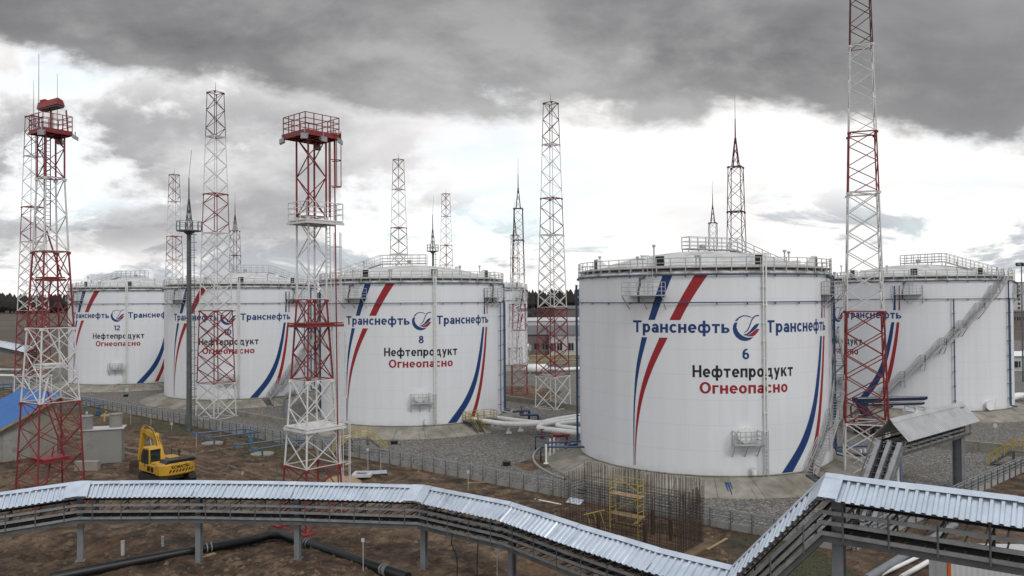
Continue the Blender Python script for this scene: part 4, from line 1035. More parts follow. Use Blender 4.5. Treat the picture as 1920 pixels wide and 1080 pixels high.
bund('long low concrete wall with cable trays between the brown soil and the gravel yard', CORNER - G1 * 152, CORNER + G1 * .0, 90, 1.6)
bund('low concrete wall with cable trays at the right edge beside the yellow crossover stair', CORNER + G3 * .3, CORNER + G3 * 62, 40, 1.6)
def low_wall(label, pts, h=.8, w=.3):
    mb = MB()
    for a, b_ in zip(pts, pts[1:]):
        L = (b_ - a).length; k_ = max(1, int(L / 4))
        for i in range(k_): mb.rect(a.lerp(b_, i / k_) + V(0, 0, h / 2 - .05), a.lerp(b_, (i + 1) / k_ - .006) + V(0, 0, h / 2 - .05), w, h + .1)
    return tag(mb.build('retaining_wall', 'oldconc'), label, 'wall', 'low inner concrete walls')
low_wall('low concrete wall on the gravel behind the white pipes between tanks 8 and 6', [at(930, 748), at(1085, 770)])
low_wall('low concrete wall on the gravel at the foot of tank 10', [at(560, 800) , at(440, 778)], .7)
low_wall('low stained concrete wall on the gravel in front of tank 5', [at(1575, 798), at(1745, 838), at(1935, 858)], 1.1)
mb = MB()
pr = [at(1745, 815), at(1930, 830)]; railing(mb, [pr[0] + V(0, 0, .4), pr[1] + V(0, 0, .4)], 1.0, .05, (1, .5), 1.5); tag(mb.build('handrail', 'steel'), 'thin grey handrail along the low wall in front of tank 5', 'railing')
# curved kerb left of tank 6
mb = MB(); mb.lathe([(17.6, -.05), (17.6, .22), (17.8, .22), (17.8, -.05)], 30, (19.8, 81.3, 0), smooth=False, a0=R_(-112), a1=R_(-58)); tag(mb.build('kerb', 'concrete'), 'curved pale kerb on the gravel left of tank 6', 'kerb')
# crossover stairs
def crossover(label, p, dr):
    t = thing('crossover_stair', label, 'stair', p, 0, 'yellow railed crossover stairs'); dr = Vector(dr).normalized(); sd = V(-dr.y, dr.x, 0); H = 1.65
    mb = MB(); mb.rect(dr * -.9 + V(0, 0, H), dr * .9 + V(0, 0, H), 1.0, .08)
    for s_ in (-1, 1):
        for o in (-.48, .48): mb.rect(dr * s_ * .9 + sd * o + V(0, 0, H), dr * s_ * 2.9 + sd * o, .06, .2); mb.bar(dr * s_ * .9 + sd * o, dr * s_ * .9 + sd * o + V(0, 0, H), .09)
        for i in range(7): c_ = dr * s_ * (.9 + 2.0 * (i + .5) / 7) + V(0, 0, H * (1 - (i + .5) / 7)); mb.rect(c_ - sd * .48, c_ + sd * .48, .26, .04)
    mb.build('steps', 'dsteel', t); mb = MB()
    for o in (-.5, .5): railing(mb, [dr * -2.9 + sd * o, dr * -.9 + sd * o + V(0, 0, H), dr * .9 + sd * o + V(0, 0, H), dr * 2.9 + sd * o], 1.1, .06, (1, .55), 1.0)
    mb.build('railing', 'yellow', t)
crossover('yellow railed stair stepping over the cable wall below tank 8', at(672, 852) + G2 * .2, G2 * 1.0 + G1 * .55)
crossover('yellow railed stair at the right edge stepping over the cable wall', CORNER + G3 * 36.5, -G1)
# ------------------------------------------------------------------ access platform by tank 8
t = thing('access_platform', 'grey access platform with yellow railing against the right foot of tank 8', 'platform', (-4.2, 98.4, 0), R_(33))
mb = MB(); mb.box((.6, 1.0, 1.35), (4.2, 1.6, .12))
for x_, y_ in ((-1.4, .3), (2.6, .3), (-1.4, 1.7), (2.6, 1.7), (.6, .3)): mb.bar((x_, y_, 0), (x_, y_, 1.35), .1)
for i in range(6): mb.box((-.7, .1 - i * .28, 1.2 - i * .22), (1.0, .28, .04))
for o in (-1.2, -.2): mb.rect((o, .3, 1.35), (o, -1.6, .0), .06, .2)
mb.build('deck', 'dsteel', t); mb = MB()
railing(mb, [(-1.5, .25, 1.4), (-1.5, 1.75, 1.4), (2.7, 1.75, 1.4), (2.7, .25, 1.4), (-.1, .25, 1.4)], 1.1, .055, (1, .6, .3), 1.0)
for o in (-1.2, -.2): railing(mb, [(o, .25, 1.4), (o, -1.6, .0)], 1.0, .05, (1, .55), 1.0)
mb.build('railing', 'yellow', t)
# ------------------------------------------------------------------ product pipes on the gravel
def pipe_thing(name, label, pts, r, matl, cat='pipe', n=12, group=None):
    base = pts[0].copy(); base.z = 0; mb = MB(); P = [q - base for q in pts]; Q = [P[0]]
    for a, b_, c_ in zip(P, P[1:], P[2:]):       # round the bends
        k_ = min(.9, (b_ - a).length * .4, (c_ - b_).length * .4); s_ = b_ + (a - b_).normalized() * k_; e_ = b_ + (c_ - b_).normalized() * k_
        for i in range(6): tt = i / 5; Q.append(s_ * (1 - tt) ** 2 + b_ * 2 * tt * (1 - tt) + e_ * tt * tt)
    Q.append(P[-1]); mb.tube(Q, r, n)
    o_ = mb.build(name, matl, loc=base); return tag(o_, label, cat, group)
WG = 'white product pipes on the gravel'
pipe_thing('product_pipe', 'front white pipe on short white stands between tanks 8 and 6', [at(882, 786, 1.3), at(945, 795, 1.3), at(1003, 796, 1.3), at(1040, 787, 1.3), at(1120, 775, 1.3)], .33, 'whitepipe', group=WG)
pipe_thing('product_pipe', 'rear white pipe beginning beside the access platform of tank 8', [at(915, 781, 1.3), at(965, 788, 1.3), at(1008, 793, 1.3), at(1050, 790, 1.3), at(1120, 783, 1.3)], .30, 'whitepipe', group=WG)
pipe_thing('product_pipe', 'white pipe doubling back in a tight bend near the left edge of tank 6', [at(1120, 779, 1.25), at(1015, 797, 1.25), at(1008, 803, 1.25), at(1075, 811, 1.25), at(1100, 812, 1.25)], .33, 'whitepipe', group=WG)
pipe_thing('product_pipe', 'short white pipe tucked against the left edge of tank 6', [at(1110, 789, 1.25), at(1046, 795, 1.25), at(1045, 799, 1.25), at(1095, 806, 1.25)], .3, 'whitepipe', group=WG)
for i, (px, py, lab) in enumerate(((923, 806, 'leftmost squat white stand under the front white pipe'), (944, 801, 'white stand under the rear white pipe, second from the left'), (954, 813, 'white stand nearest us under the front white pipe'), (976, 809, 'rightmost white stand under the front white pipe'))):
    p = at(px, py); mb = MB(); mb.box((0, 0, .1), (.7, .7, .2)); mb.cyl((0, 0, .2), .2, .75, 10); mb.box((0, 0, .95), (.9, .4, .12)); tag(mb.build('pipe_stand', 'whitepipe', loc=p, bevel=.02), lab, 'pipe stand', 'white pipe stands')
def frame_pipes(name, label, lines, r, matl, cat='pipework', extra=None, group=None):
    """welded pipework on its own legs"""
    base = lines[0][0].copy(); base.z = 0; t = thing(name, label, cat, base, 0, group)
    for ln in lines:
        mb = MB(); P = [q - base for q in ln]; mb.tube(P, r, 8); mb.build('pipe', matl, t)
    return t
def valve(label, p, s_=1.0, matl='dred', group='hand valves on the pipework'):
    t = thing('valve', label, 'valve', p, 0, group); mb = MB(); mb.cyl((0, 0, 0), .28 * s_, .5 * s_, 12); mb.cyl((0, 0, .5 * s_), .07, .5 * s_, 8); mb.build('body', matl, t)
    mb = MB(); mb.lathe([(.24 * s_, 0), (.30 * s_, .03), (.30 * s_, .07), (.24 * s_, .07), (.24 * s_, 0)], 16, (0, 0, .95 * s_))
    for a in range(3): mb.bar((math.cos(a * 2.1) * -.26 * s_, math.sin(a * 2.1) * -.26 * s_, .98 * s_), (math.cos(a * 2.1) * .26 * s_, math.sin(a * 2.1) * .26 * s_, .98 * s_), .04)
    mb.build('handwheel', matl, t); return t
z_ = 1.5
t = frame_pipes('valve_pipework', 'blue pipe frame on white legs at the left foot of tank 6', [
    [at(1014, 866), at(1014, 838, 1.7), at(1060, 838, 1.7), at(1100, 838, 1.7)], [at(1024, 830, 1.9), at(1100, 827, 1.9)], [at(1004, 845), at(1004, 818, 1.7), at(1040, 816, 1.8)], [at(1060, 841, 1.7), at(1068, 830, 1.9)]], .11, 'blue')
for px, py in ((1024, 870), (1032, 858), (1039, 856), (1047, 852)):
    p = at(px, py) - t.location; mb = MB(); mb.cyl(p, .11, 2.0, 8); mb.box(p + V(0, 0, .05), (.5, .5, .1)); mb.build('leg', 'whitepipe', t)
valve('dark red valve on the blue frame close against the foot of tank 6', at(1064, 836, 1.3), 1.2); valve('dark red valve on the left corner of the blue frame beside tank 6', at(1016, 822, 1.0), 1.0)
mb = MB(); c_ = at(1048, 817, 2.0); mb.box((0, 0, 0), (2.0, 1.3, .14), (1, .25, 0)); mb.cyl((0, 0, .05), .7, .18, 16); mb.bar((-.8, -.3, -2), (-.8, -.3, 0), .1); mb.bar((.8, .3, -2), (.8, .3, 0), .1); tag(mb.build('valve_deck', 'dred', loc=c_), 'dark red round topped deck beside the white pipes at tank 6', 'platform')
t = frame_pipes('valve_pipework', 'blue bent pipe on the gravel just right of tank 8', [[at(962, 772, 1.2), at(985, 770, 1.5), at(992, 770, 1.5), at(992, 787)], [at(975, 778, 1.1), at(1008, 778, 1.1), at(1010, 788)]], .16, 'blue')
valve('dark red valve on the blue bent pipe just right of tank 8', at(978, 777, .5), 1.1)
t = frame_pipes('valve_pipework', 'blue pipework on the gravel between tank 6 and the huge mast', [[at(1558, 842), at(1558, 800, 1.8)], [at(1560, 838, 1.2), at(1626, 836, 1.2)], [at(1600, 852, 1.4), at(1650, 850, 1.4), at(1652, 864)], [at(1688, 862, 1.3), at(1690, 905, .1)]], .13, 'blue')
for px, py in ((1614, 873), (1622, 872), (1634, 892), (1640, 890), (1684, 908)):
    p = at(px, py) - t.location; mb = MB(); mb.cyl(p, .13, 1.6, 8); mb.box(p + V(0, 0, .05), (.55, .55, .1)); mb.build('leg', 'whitepipe', t)
valve('dark red valve low behind the huge mast near tank 6', at(1588, 856, .2), 1.1)
p = at(1640, 853, 1.1); mb = MB(); mb.tube([V(-2, 0, 0), V(2, .6, 0)], .16, 10); tag(mb.build('product_pipe', 'dred', loc=p), 'short dark red pipe behind the huge mast beside tank 6', 'pipe')
# light blue foam lines on stubby legs
FGp = 'light blue U shaped foam lines on the grass strip'
def foam_line(label, P, legs):
    t = frame_pipes('foam_line', label, [[at(*q, 1.0) for q in P]], .085, 'brightblue', 'pipe', group=FGp)
    for q in (P[0], P[-1]):
        c_ = at(*q, 1.0) - t.location; mb = MB(); mb.box(c_, (.55, .3, .3)); mb.box(c_ + V(-.35, 0, 0), (.12, .42, .42)); mb.build('hydrant_head', 'brightblue', t)
    for q in legs:
        c_ = at(*q, 1.0) - t.location; c_.z = 0; mb = MB(); mb.cyl(c_ + V(0, 0, -.1), .1, 1.1, 8); mb.box(c_ + V(0, 0, .0), (.5, .5, .3)); mb.build('leg', 'dsteel', t)
foam_line('light blue U shaped pipe on legs on the grass right of the dark pole', [(367, 812.5), (460, 804), (487, 810), (392, 820.6)], [(375, 812), (402, 819.8), (477, 811.6), (460, 804.4)])
foam_line('light blue U shaped pipe on legs just left of the central flood tower', [(446, 834.5), (533, 823), (580, 827), (479, 842.5)], [(460, 833), (492, 840.8), (560, 829.5), (533, 823.6)])
foam_line('light blue U shaped pipe on legs behind the grey steel box', [(108, 757), (165, 749), (194, 759), (124, 766)], [(140, 753), (188, 760), (160, 762.5)])
valve('blue valve standing on the soil behind the grey steel box', at(184, 778, .0), 1.2, 'blue'); valve('light blue valve between the two U shaped pipes', at(470, 828, .1), 1.2, 'brightblue')
for px, py, lab in ((398, 832, 'round pale concrete pad under the U shaped pipe right of the dark pole'), (492, 852, 'round pale concrete pad left of the central flood tower'), (206, 779, 'round pale concrete pad behind the grey steel box')):
    p = at(px, py); mb = MB(); mb.cyl((0, 0, -.1), 1.25, .22, 20); tag(mb.build('concrete_pad', 'oldconc', loc=p), lab, 'concrete pad', 'round concrete pads')
mb = MB(); p = at(196, 789); mb.tube([V(0, 0, -.1), V(0, 0, 1.1), V(.25, 0, 1.3)], .14, 8); tag(mb.build('vent_pipe', 'yellow', loc=p), 'short yellow pipe sticking up behind the grey steel box', 'pipe')
# big grey gooseneck beside the flood tower
p = at(537, 790); mb = MB(); mb.tube([V(0, 0, -.1), V(0, 0, 3.0), V(.15, 0, 3.5), V(.6, 0, 3.9), V(1.2, 0, 4.0)], .42, 14); tag(mb.build('gooseneck_pipe', 'post', loc=p), 'thick grey gooseneck pipe left of the central flood tower', 'pipe')
# ------------------------------------------------------------------ black pipeline in the foreground
P = [at(95, 1084, .35), at(300, 1043.5, .4), at(480, 1010, .45), at(507, 1002, .45), at(527, 1002, .45), at(620, 1033, .4), at(765, 1083, .35)]
t = pipe_thing('pipeline', 'fat black pipeline bending across the soil in the foreground', P, .31, 'black', 'pipe', 16)
for px, py, lab in ((389, 1046, 'timber block under the black pipeline left of its bend'), (575, 1036, 'timber block under the black pipeline right of its bend')):
    p = at(px, py); mb = MB(); mb.box((0, 0, .05), (1.1, .35, .3), (.6, .8, 0)); tag(mb.build('timber_block', 'wood', loc=p, bevel=.02), lab, 'timber', 'timber blocks under the black pipeline')
for px, py, lab in ((391, 1027, 'pair of pale straps round the black pipeline left of its bend'), (577, 1019, 'pair of pale straps round the black pipeline just right of its bend'), (720, 1068, 'pair of pale straps round the black pipeline near the bottom edge')):
    p = at(px, py, .42); dr = (P[1] - P[0]).normalized() if px < 500 else (P[-1] - P[-2]).normalized(); mb = MB()
    for s_ in (-.14, .14): mb.bar(p * 0 + dr * (s_ - .035), dr * (s_ + .035), .67, 18)
    tag(mb.build('pipe_strap', 'steel', loc=p), lab, 'strap', 'straps on the black pipeline')

# ------------------------------------------------------------------ hut, steel box, blocks
t = thing('hut', 'grey concrete panel hut with a blue sheet roof at the left edge', 'hut', (0, 0, 0))
A = at(-60, 876); B = at(107, 850); dr = (B - A); dr.z = 0; L = dr.length; dr.normalize(); bk = V(-dr.y, dr.x, 0); D = 9.5
zl, zr = 2.2, 6.2
mb = MB(); zf = lambda s_: zl + (zr - zl) * s_ / L
k_ = 6
for i in range(k_):
    s0, s1 = L * i / k_ + .02, L * (i + 1) / k_ - .02
    for lv in range(4):
        z0, z1 = lv * 1.7, (lv + 1) * 1.7
        t0, t1 = min(z1 - .02, zf(s0)), min(z1 - .02, zf(s1))
        if t1 <= z0 + .05: continue
        mb.add([A + dr * s0 + V(0, 0, z0), A + dr * s1 + V(0, 0, z0), A + dr * s1 + V(0, 0, t1), A + dr * s0 + V(0, 0, max(t0, z0 + .01))], [(0, 1, 2, 3)])
pl = [(0, -.2), (L, -.2), (L, zr), (0, zl)]
mb.prism(pl, A + bk * (D) , dr, (0, 0, 1), D - .03)
mb.build('wall', 'oldconc', t)
mb = MB(); s_ = -1.6; e_ = L + .5; n_ = 60
for w0 in (0,):
    vs = []
    for i in range(n_ * 2 + 1):
        y_ = -.8 + (D + 1.6) * i / (n_ * 2); h = .05 if i % 2 else 0
        for s2 in (s_, e_): vs.append(A + dr * s2 + bk * y_ + V(0, 0, zf(s2) + .12 + h))
    mb.add(vs, [(2 * i, 2 * i + 1, 2 * i + 3, 2 * i + 2) for i in range(n_ * 2)])
mb.rect(A + dr * s_ - bk * .82 + V(0, 0, zf(s_) + .05), A + dr * e_ - bk * .82 + V(0, 0, zf(e_) + .05), .05, .22, mi=1)
mb.build('roof', ['roofblue', 'wood'], t)
p = A + dr * (L * .50) + V(0, 0, 2.55) - bk * .01; mb = MB(); mb.box(p, (.45, .06, .35), dr); mb.build('vent_opening', 'black', t)
mb = MB(); mb.box(A + dr * (L * .52) + V(0, 0, 1.5) - bk * .02, (2.6, .06, 3.1), dr); mb.build('wall_patch', 'concrete', t)

p = at(192, 868); t = thing('steel_box', 'tall grey steel box with two round stacks on top, left of the excavator', 'steel box', p, R_(19))
mb = MB(); mb.box((0, .8, 1.72), (3.7, 2.0, 3.5)); b0 = mb.build('body', 'greybox', t, bevel=.05)
mb = MB(); mb.box((0, .8, 3.53), (4.1, 2.3, .1)); mb.build('lid', 'facade', t)
for x_, y_ in ((-1.55, .3), (1.15, .9)):
    mb = MB(); mb.cyl((x_, y_, 3.55), .62, 1.35, 18); mb.cyl((x_, y_, 4.9), .68, .08, 18); mb.build('stack', 'greybox', t)
p = at(164, 881); mb = MB(); mb.box((0, 0, .42), (2.3, .7, .95), (1, .05, 0)); tag(mb.build('concrete_block', 'oldconc', loc=p, bevel=.03), 'pale concrete block on the soil in front of the grey steel box', 'concrete block')
p = at(397, 985); mb = MB(); mb.box((0, 0, .4), (1.6, 1.0, .9), (1, -.3, 0)); tag(mb.build('concrete_block', 'oldconc', loc=p, bevel=.03), 'pale concrete block under the foreground rack beside its second post', 'concrete block')
p = at(680, 891); t = thing('well_hatch', 'square pale concrete well hatch right of the central flood tower', 'hatch', p)
mb = MB()
for a, b_, c_ in (((0, .75, .1), (1.8, .35, .25), 0), ((0, -.75, .1), (1.8, .35, .25), 0), ((.75, 0, .1), (.35, 1.2, .25), 0), ((-.75, 0, .1), (.35, 1.2, .25), 0)): mb.box(a, b_)
mb.build('frame', 'facade', t); mb = MB(); mb.box((0, 0, .0), (1.1, 1.1, .1)); mb.build('opening', 'black', t)
mb = MB(); p = at(706, 888); mb.box((0, 0, .12), (2.0, 1.0, .06), (1, .2, 0), (.05, -.1, 1)); tag(mb.build('metal_sheet', 'zinc', loc=p), 'loose metal sheet lying beside the well hatch', 'metal sheet')
mb = MB(); p = at(640, 900); mb.cyl((0, 0, -.3), 2.0, .42, 12, r2=1.2); tag(mb.build('sand_heap', M['wood'], loc=p), 'low yellow sand heap behind the foreground rack near the well hatch', 'heap')
mb = MB(); a_, c_ = at(1003, 936, .08), at(1053, 946, .08); mb.tube([V(0, 0, 0), c_ - a_], .06, 8); tag(mb.build('loose_pipe', 'whitepipe', loc=a_), 'thin white pipe lying on the soil left of the rebar cage', 'pipe')
mb = MB(); p = at(1078, 940, .25); mb.box((0, 0, 0), (1.4, .7, .06), (1, -.8, 0), (-.3, -.3, 1)); tag(mb.build('metal_sheet', 'zinc', loc=p), 'loose metal sheet leaning on the cable wall left of the rebar cage', 'metal sheet')
for px, py, h, r, lab in ((230, 1050, .9, .12, 'taller pale pipe stub on the soil left of the black pipeline'), (305, 1037, .65, .09, 'shorter pale pipe stub on the soil left of the black pipeline')):
    p = at(px, py); p.z = gz(p.x, p.y) - .05; mb = MB(); mb.cyl((0, 0, 0), r, h, 12); mb.cyl((0, 0, h), r * 1.15, .06, 12); tag(mb.build('pipe_stub', 'rail', loc=p), lab, 'pipe stub', 'pipe stubs')
# stakes and little plates
def stake(px, py, h, plate, lab, w=.05):
    p = at(px, py); p.z = gz(p.x, p.y) if inside(p.x, p.y) < -.6 else 0; mb = MB(); mb.bar((0, 0, -.1), (0, 0, h), w, 6)
    plate *= .7
    if plate: mb.box((0, -.04, h - plate * .5), (plate, .03, plate * 1.15), (1, -.1, 0))
    tag(mb.build('marker_stake', 'facade', loc=p), lab, 'marker stake', 'thin marker stakes')
for a in ((681, 1078, 2.0, .28, 'white topped stake in the soil below the foreground rack, left of its middle post'), (932, 1082, 1.9, .45, 'stake with a white plate in the soil below the sloping foreground rack'), (690, 888, 2.5, .35, 'stake with a white box beside the well hatch'), (714, 887, 2.0, 0, 'bare thin stake right of the well hatch'), (878, 920, 1.7, .35, 'stake with a small plate in front of the cable wall below tank 8'), (322, 803, .9, .45, 'small white plate on the grass left of the dark pole'), (245, 795, 1.9, 0, 'bare thin stake in front of the cable wall near the grey steel box'), (283, 800, 1.9, 0, 'bare thin stake above the excavator arm'), (413, 822, 2.2, 0, 'bare thin stake between the dark pole and the tall mast'), (238, 735, .7, .9, 'small white plate on the gravel in front of tank 12'), (749, 832, 1.4, .5, 'small plate on a stake on the gravel in front of tank 8'), (1866, 813, 1.2, .6, 'small plate on a stake in front of the apron of tank 5'), (163, 788, 1.3, .45, 'small white plate behind the grey steel box'), (368, 840, 1.6, .0, 'bare thin stake at the front of the U shaped pipe')): stake(*a)
for px, py, lab in ((739, 833, 'dark drain lid on the gravel in front of tank 8'), (950, 873, 'dark drain lid on the gravel behind the cable wall'), (236, 744, 'dark drain lid on the gravel in front of tank 12'), (1092, 925, 'dark drain lid beside the rebar cage')):
    p = at(px, py); mb = MB(); mb.cyl((0, 0, 0), .4, .38, 14); mb.cyl((0, 0, .38), .46, .06, 14); tag(mb.build('drain_lid', 'black', loc=p), lab, 'drain lid', 'dark drain lids')
# cables hanging from the foreground rack
for px, y0, y1, off, lab in ((848, 1000, 1082, 12, 'black cable hanging in a curve from the foreground rack'), (897, 1008, 1082, -3, 'straight thin black cable hanging from the sloping foreground rack')):
    Y_ = 45.6 if px < 870 else 45; p = [at(px + off * math.sin(i / 5 * 2.4) * .8 - (6 if i == 1 and off > 0 else 0), y0 + (y1 + 40 - y0) * i / 6, Y=Y_) for i in range(7)]
    mb = MB(); mb.tube([q - p[0] for q in p], .035, 6); tag(mb.build('hanging_cable', 'black', loc=p[0]), lab, 'cable', 'loose cables hanging from the foreground rack')
# ------------------------------------------------------------------ rebar cage and scaffold
t = thing('rebar_cage', 'rusty rebar cage of a footing in front of tank 6', 'rebar cage', (8.2, 55.2, 0)); U = V(.77, -.64, 0); Wd = V(.64, .77, 0); rnd = random.Random(2)
def bars(a, b_, H, st, hz):
    L = (b_ - a).length; k_ = int(L / st); mb = MB()
    for i in range(k_ + 1):
        p = a.lerp(b_, i / k_) + V(rnd.uniform(-.02, .02), rnd.uniform(-.02, .02), 0); h = H + rnd.uniform(-.12, .16); mb.bar(p, p + V(rnd.uniform(-.07, .07), rnd.uniform(-.05, .05), h), .024)
    for z in hz: mb.bar(a + V(0, 0, z), b_ + V(0, 0, z + rnd.uniform(-.03, .03)), .02)
    mb.build('rebar_mat', 'rust', t)
hl, hw = 4.9, 1.7; hz = [.15 + .21 * i for i in range(16)]
for o, H in ((hw, 4.35), (hw - .22, 4.25), (-hw, 1.5), (-hw + .22, 1.35)): bars(U * -hl + Wd * o, U * hl + Wd * o, H, .17, hz if H > 2 else hz[:4])
for o in (-hl, hl, hl - .22): bars(U * o - Wd * hw, U * o + Wd * hw, 3.9 if abs(o) > 4 else 2.0, .18, hz[:15])
bars(U * -hl + Wd * -hw * .2, U * hl * .2 + Wd * -hw * .2, 3.0, .5, hz[:4])
mb = MB(); mb.box((0, 0, -.06), (2 * hl + 1.4, 2 * hw + 1.6, .35), U); mb.build('blinding_slab', 'clod', t)
for x_, y_, h in ((-1.8, -1.2, 1.5), (3.0, .5, 1.6), (1.4, .9, 1.9), (2.1, -1.4, 1.8)):
    mb = MB(); c_ = U * x_ + Wd * y_; mb.cyl(c_, .12, h, 10); mb.build('anchor_tube', 'rust', t)
t = thing('scaffold', 'yellow tube scaffold with plank decks standing inside the rebar cage', 'scaffold', (8.05, 55.3, .1), math.atan2(U.y, U.x))
for x_ in (-1.15, 1.15):
    mb = MB()
    for y_ in (-.4, .4): mb.bar((x_, y_, 0), (x_, y_, 4.0), .07, 6)
    for z in np.arange(.4, 4.0, .45): mb.bar((x_, -.4, z), (x_, .4, z), .05, 6)
    mb.build('end_frame', 'yellow', t)
for z in (1.35, 2.75):
    mb = MB(); mb.box((0, -.18, z), (2.6, .34, .06)); mb.box((0, .2, z + .01), (2.6, .34, .06)); mb.build('plank_deck', 'wood', t)
mb = MB()
for z in (1.9, 2.35, 3.5, 3.9, .6): mb.bar((-1.15, .4, z), (1.15, .4, z), .05, 6)
mb.bar((-1.15, -.4, 1.4), (1.15, -.4, 2.7), .05, 6); mb.bar((1.15, .4, 2.8), (-1.15, .4, 3.9), .05, 6); mb.build('brace', 'yellow', t)
mb = MB(); p = at(1112, 1000)
for o in (0, .5, 1.0): mb.bar(V(o, 0, 0), V(o - .45, .25, 1.45), .06, 6)
mb.bar(V(-.7, .25, 1.25), V(.9, .25, 1.6), .07, 6); tag(mb.build('trestle', 'yellow', loc=p), 'small yellow trestle left of the scaffold at the rebar cage', 'trestle')
mb = MB(); a_, c_ = at(1186, 985, .5), at(1218, 962, 1.3); mb.rect(V(0, 0, 0), c_ - a_, .2, .07); tag(mb.build('plank', 'wood', loc=a_), 'loose plank leaning up inside the rebar cage', 'plank')
rnd = random.Random(12); CL = [(1040, 975, 'darkest of the planks lying on the soil left of the rebar cage'), (1068, 992, 'pale plank lying close to the left corner of the rebar cage'), (1345, 1022, 'plank lying on the ground right of the rebar cage'), (455, 885, 'plank lying on the tracks right of the excavator'), (640, 865, 'short plank lying at the foot of the cable wall by the flood tower'), (270, 985, 'plank lying in the soil under the left part of the foreground rack'), (905, 905, 'plank lying on the soil below the cable wall left of the rebar cage')]
for px, py, lab in CL:
    p = at(px, py); p.z = (gz(p.x, p.y) if inside(p.x, p.y) < -.6 else 0) + .06; mb = MB(); a = rnd.uniform(0, 3.1); mb.box((0, 0, 0), (rnd.uniform(1.6, 3.2), .2, .06), (math.cos(a), math.sin(a), rnd.uniform(-.04, .04)))
    tag(mb.build('plank', 'wood' if 'dark' not in lab else 'clod', loc=p), lab, 'plank', 'planks lying about the site')
# ------------------------------------------------------------------ pipes and white container bottom right
for i, (a0, a1, r, ml, lab) in enumerate((((1625, 1086), (1790, 984), .26, 'post', 'fat grey pipe lying under the right end of the foreground rack'), ((1650, 1078), (1765, 1024), .12, 'whitepipe', 'thin white pipe lying beside the fat grey pipe'), ((1690, 1082), (1772, 1035), .15, 'whitepipe', 'white pipe lying nearest the white container'))):
    a_, c_ = at(*a0, r), at(*a1, r); pipe_thing('loose_pipe', lab, [a_, a_.lerp(c_, .5), c_], r, ml, group='pipes lying on the ground bottom right')
a_ = at(1779, 1043, 2.6); t = thing('site_container', 'white site container with an orange corner post in the bottom right corner', 'container', (a_.x, a_.y, 0), R_(-4))
mb = MB()
k_ = 40; vs = []
for i in range(k_ + 1):
    for z in (.1, 2.55): vs.append((.1 + 6 * i / k_, .03 if i % 2 else 0, z))
mb.add(vs, [(2 * i, 2 * i + 2, 2 * i + 3, 2 * i + 1) for i in range(k_)]); mb.box((3.05, 1.3, 1.3), (5.98, 2.4, 2.5)); mb.build('body', 'facade', t)
mb = MB(); mb.box((.02, .05, 1.3), (.16, .16, 2.6)); mb.build('corner_post', 'orange', t)
# ------------------------------------------------------------------ buildings in the distance
def building(label, x0, x1, Yd, ztop, depth, wall, roof, wins=(), cat='building', group='buildings far behind the tanks', roofh=.4):
    a = at(x0, 600, Y=Yd); b_ = at(x1, 600, Y=Yd); w_ = b_.x - a.x; t = thing('building', label, cat, ((a.x + b_.x) / 2, Yd, 0), 0, group)
    mb = MB(); mb.box((0, depth / 2, ztop / 2), (w_, depth, ztop)); mb.build('wall', wall, t)
    mb = MB(); mb.prism([(-.5, 0), (depth + .5, 0), (depth / 2, roofh + .3)], (w_ / 2 + .3, 0, ztop), (0, 1, 0), (0, 0, 1), -w_ - .6)
    r_ = mb.build('roof', roof, t)
    for (fx, z, ww, hh) in wins:
        mb = MB(); mb.box((fx * w_ / 2, -.03, z), (ww, .1, hh)); wf = mb.build('window', 'glass', t)
        mb = MB()
        mb.box((fx * w_ / 2, -.07, z - hh / 2), (ww + .2, .14, .1)); mb.box((fx * w_ / 2, -.06, z), (.08, .1, hh)); mb.build('window_frame', 'facade', wf)
    return t
building('pale office building with dark windows and a grey roof between tanks 8 and 6', 1030, 1125, 228, 6.2, 14, 'facade', 'roofgrey', [(f, 2.6, 1.5, 2.2) for f in (-.85, -.6, -.15, .3, .75)], roofh=2.2)
building('brownish annex with a dark roof left of the pale office building', 978, 1029, 230, 6.2, 14, 'brick', 'roofgrey', [(f, 2.6, 1.4, 2.0) for f in (-.6, .1, .7)], roofh=2.2)
building('long pale shed behind the office building between tanks 8 and 6', 985, 1130, 300, 8.2, 20, 'facade', 'facade', roofh=.8)
building('dull brown shed with a dark roof far behind the pale shed', 1042, 1150, 400, 11.5, 20, 'brick', 'roofgrey', roofh=1.2)
building('low pale hut with a flat roof far behind tank 8', 985, 1008, 360, 6.5, 12, 'facade', 'facade')
building('dull red machine shed far behind the slim spire mast', 1000, 1020, 330, 5.0, 6, 'brick', 'dred')
ap = [(fx, z, 2.2, 2.0) for z in (3, 6.5, 10, 13.5, 17, 20.5, 24) for fx in (-.8, -.4, 0, .4, .8)]
building('grey apartment block far away at the right edge behind tank 5', 1890, 1960, 620, 27, 16, 'facade', 'roofgrey', ap, 'apartment block', roofh=.3)
building('low brown building below the apartment block at the right edge', 1896, 1990, 420, 8, 16, 'brick', 'roofgrey', [(f, 4, 2, 2.2) for f in (-.9, -.7, -.5)])
building('long low white building at the right edge beside tank 5', 1893, 2010, 172, 3.4, 10, 'facade', 'white', [(f, 1.5, 1.0, 1.4) for f in (-.9, -.75)])
t = thing('gas_rack', 'yellow pipe rack in front of the pale office building', 'pipe rack', (at(1045, 690, Y=196).x, 196, 0)); 
for z in (1.2, 2.4):
    mb = MB(); mb.tube([V(-7, 0, z), V(8, 1, z)], .16, 8); mb.build('pipe', 'yellow', t)
for x_ in range(-6, 8, 2): mb = MB(); mb.bar((x_, .3, -.1), (x_, .3, 2.8), .14); mb.build('leg', 'yellow', t)
p = at(1006, 700); t = thing('horizontal_vessel', 'small white horizontal vessel on the ground right of the hidden tank', 'vessel', p)
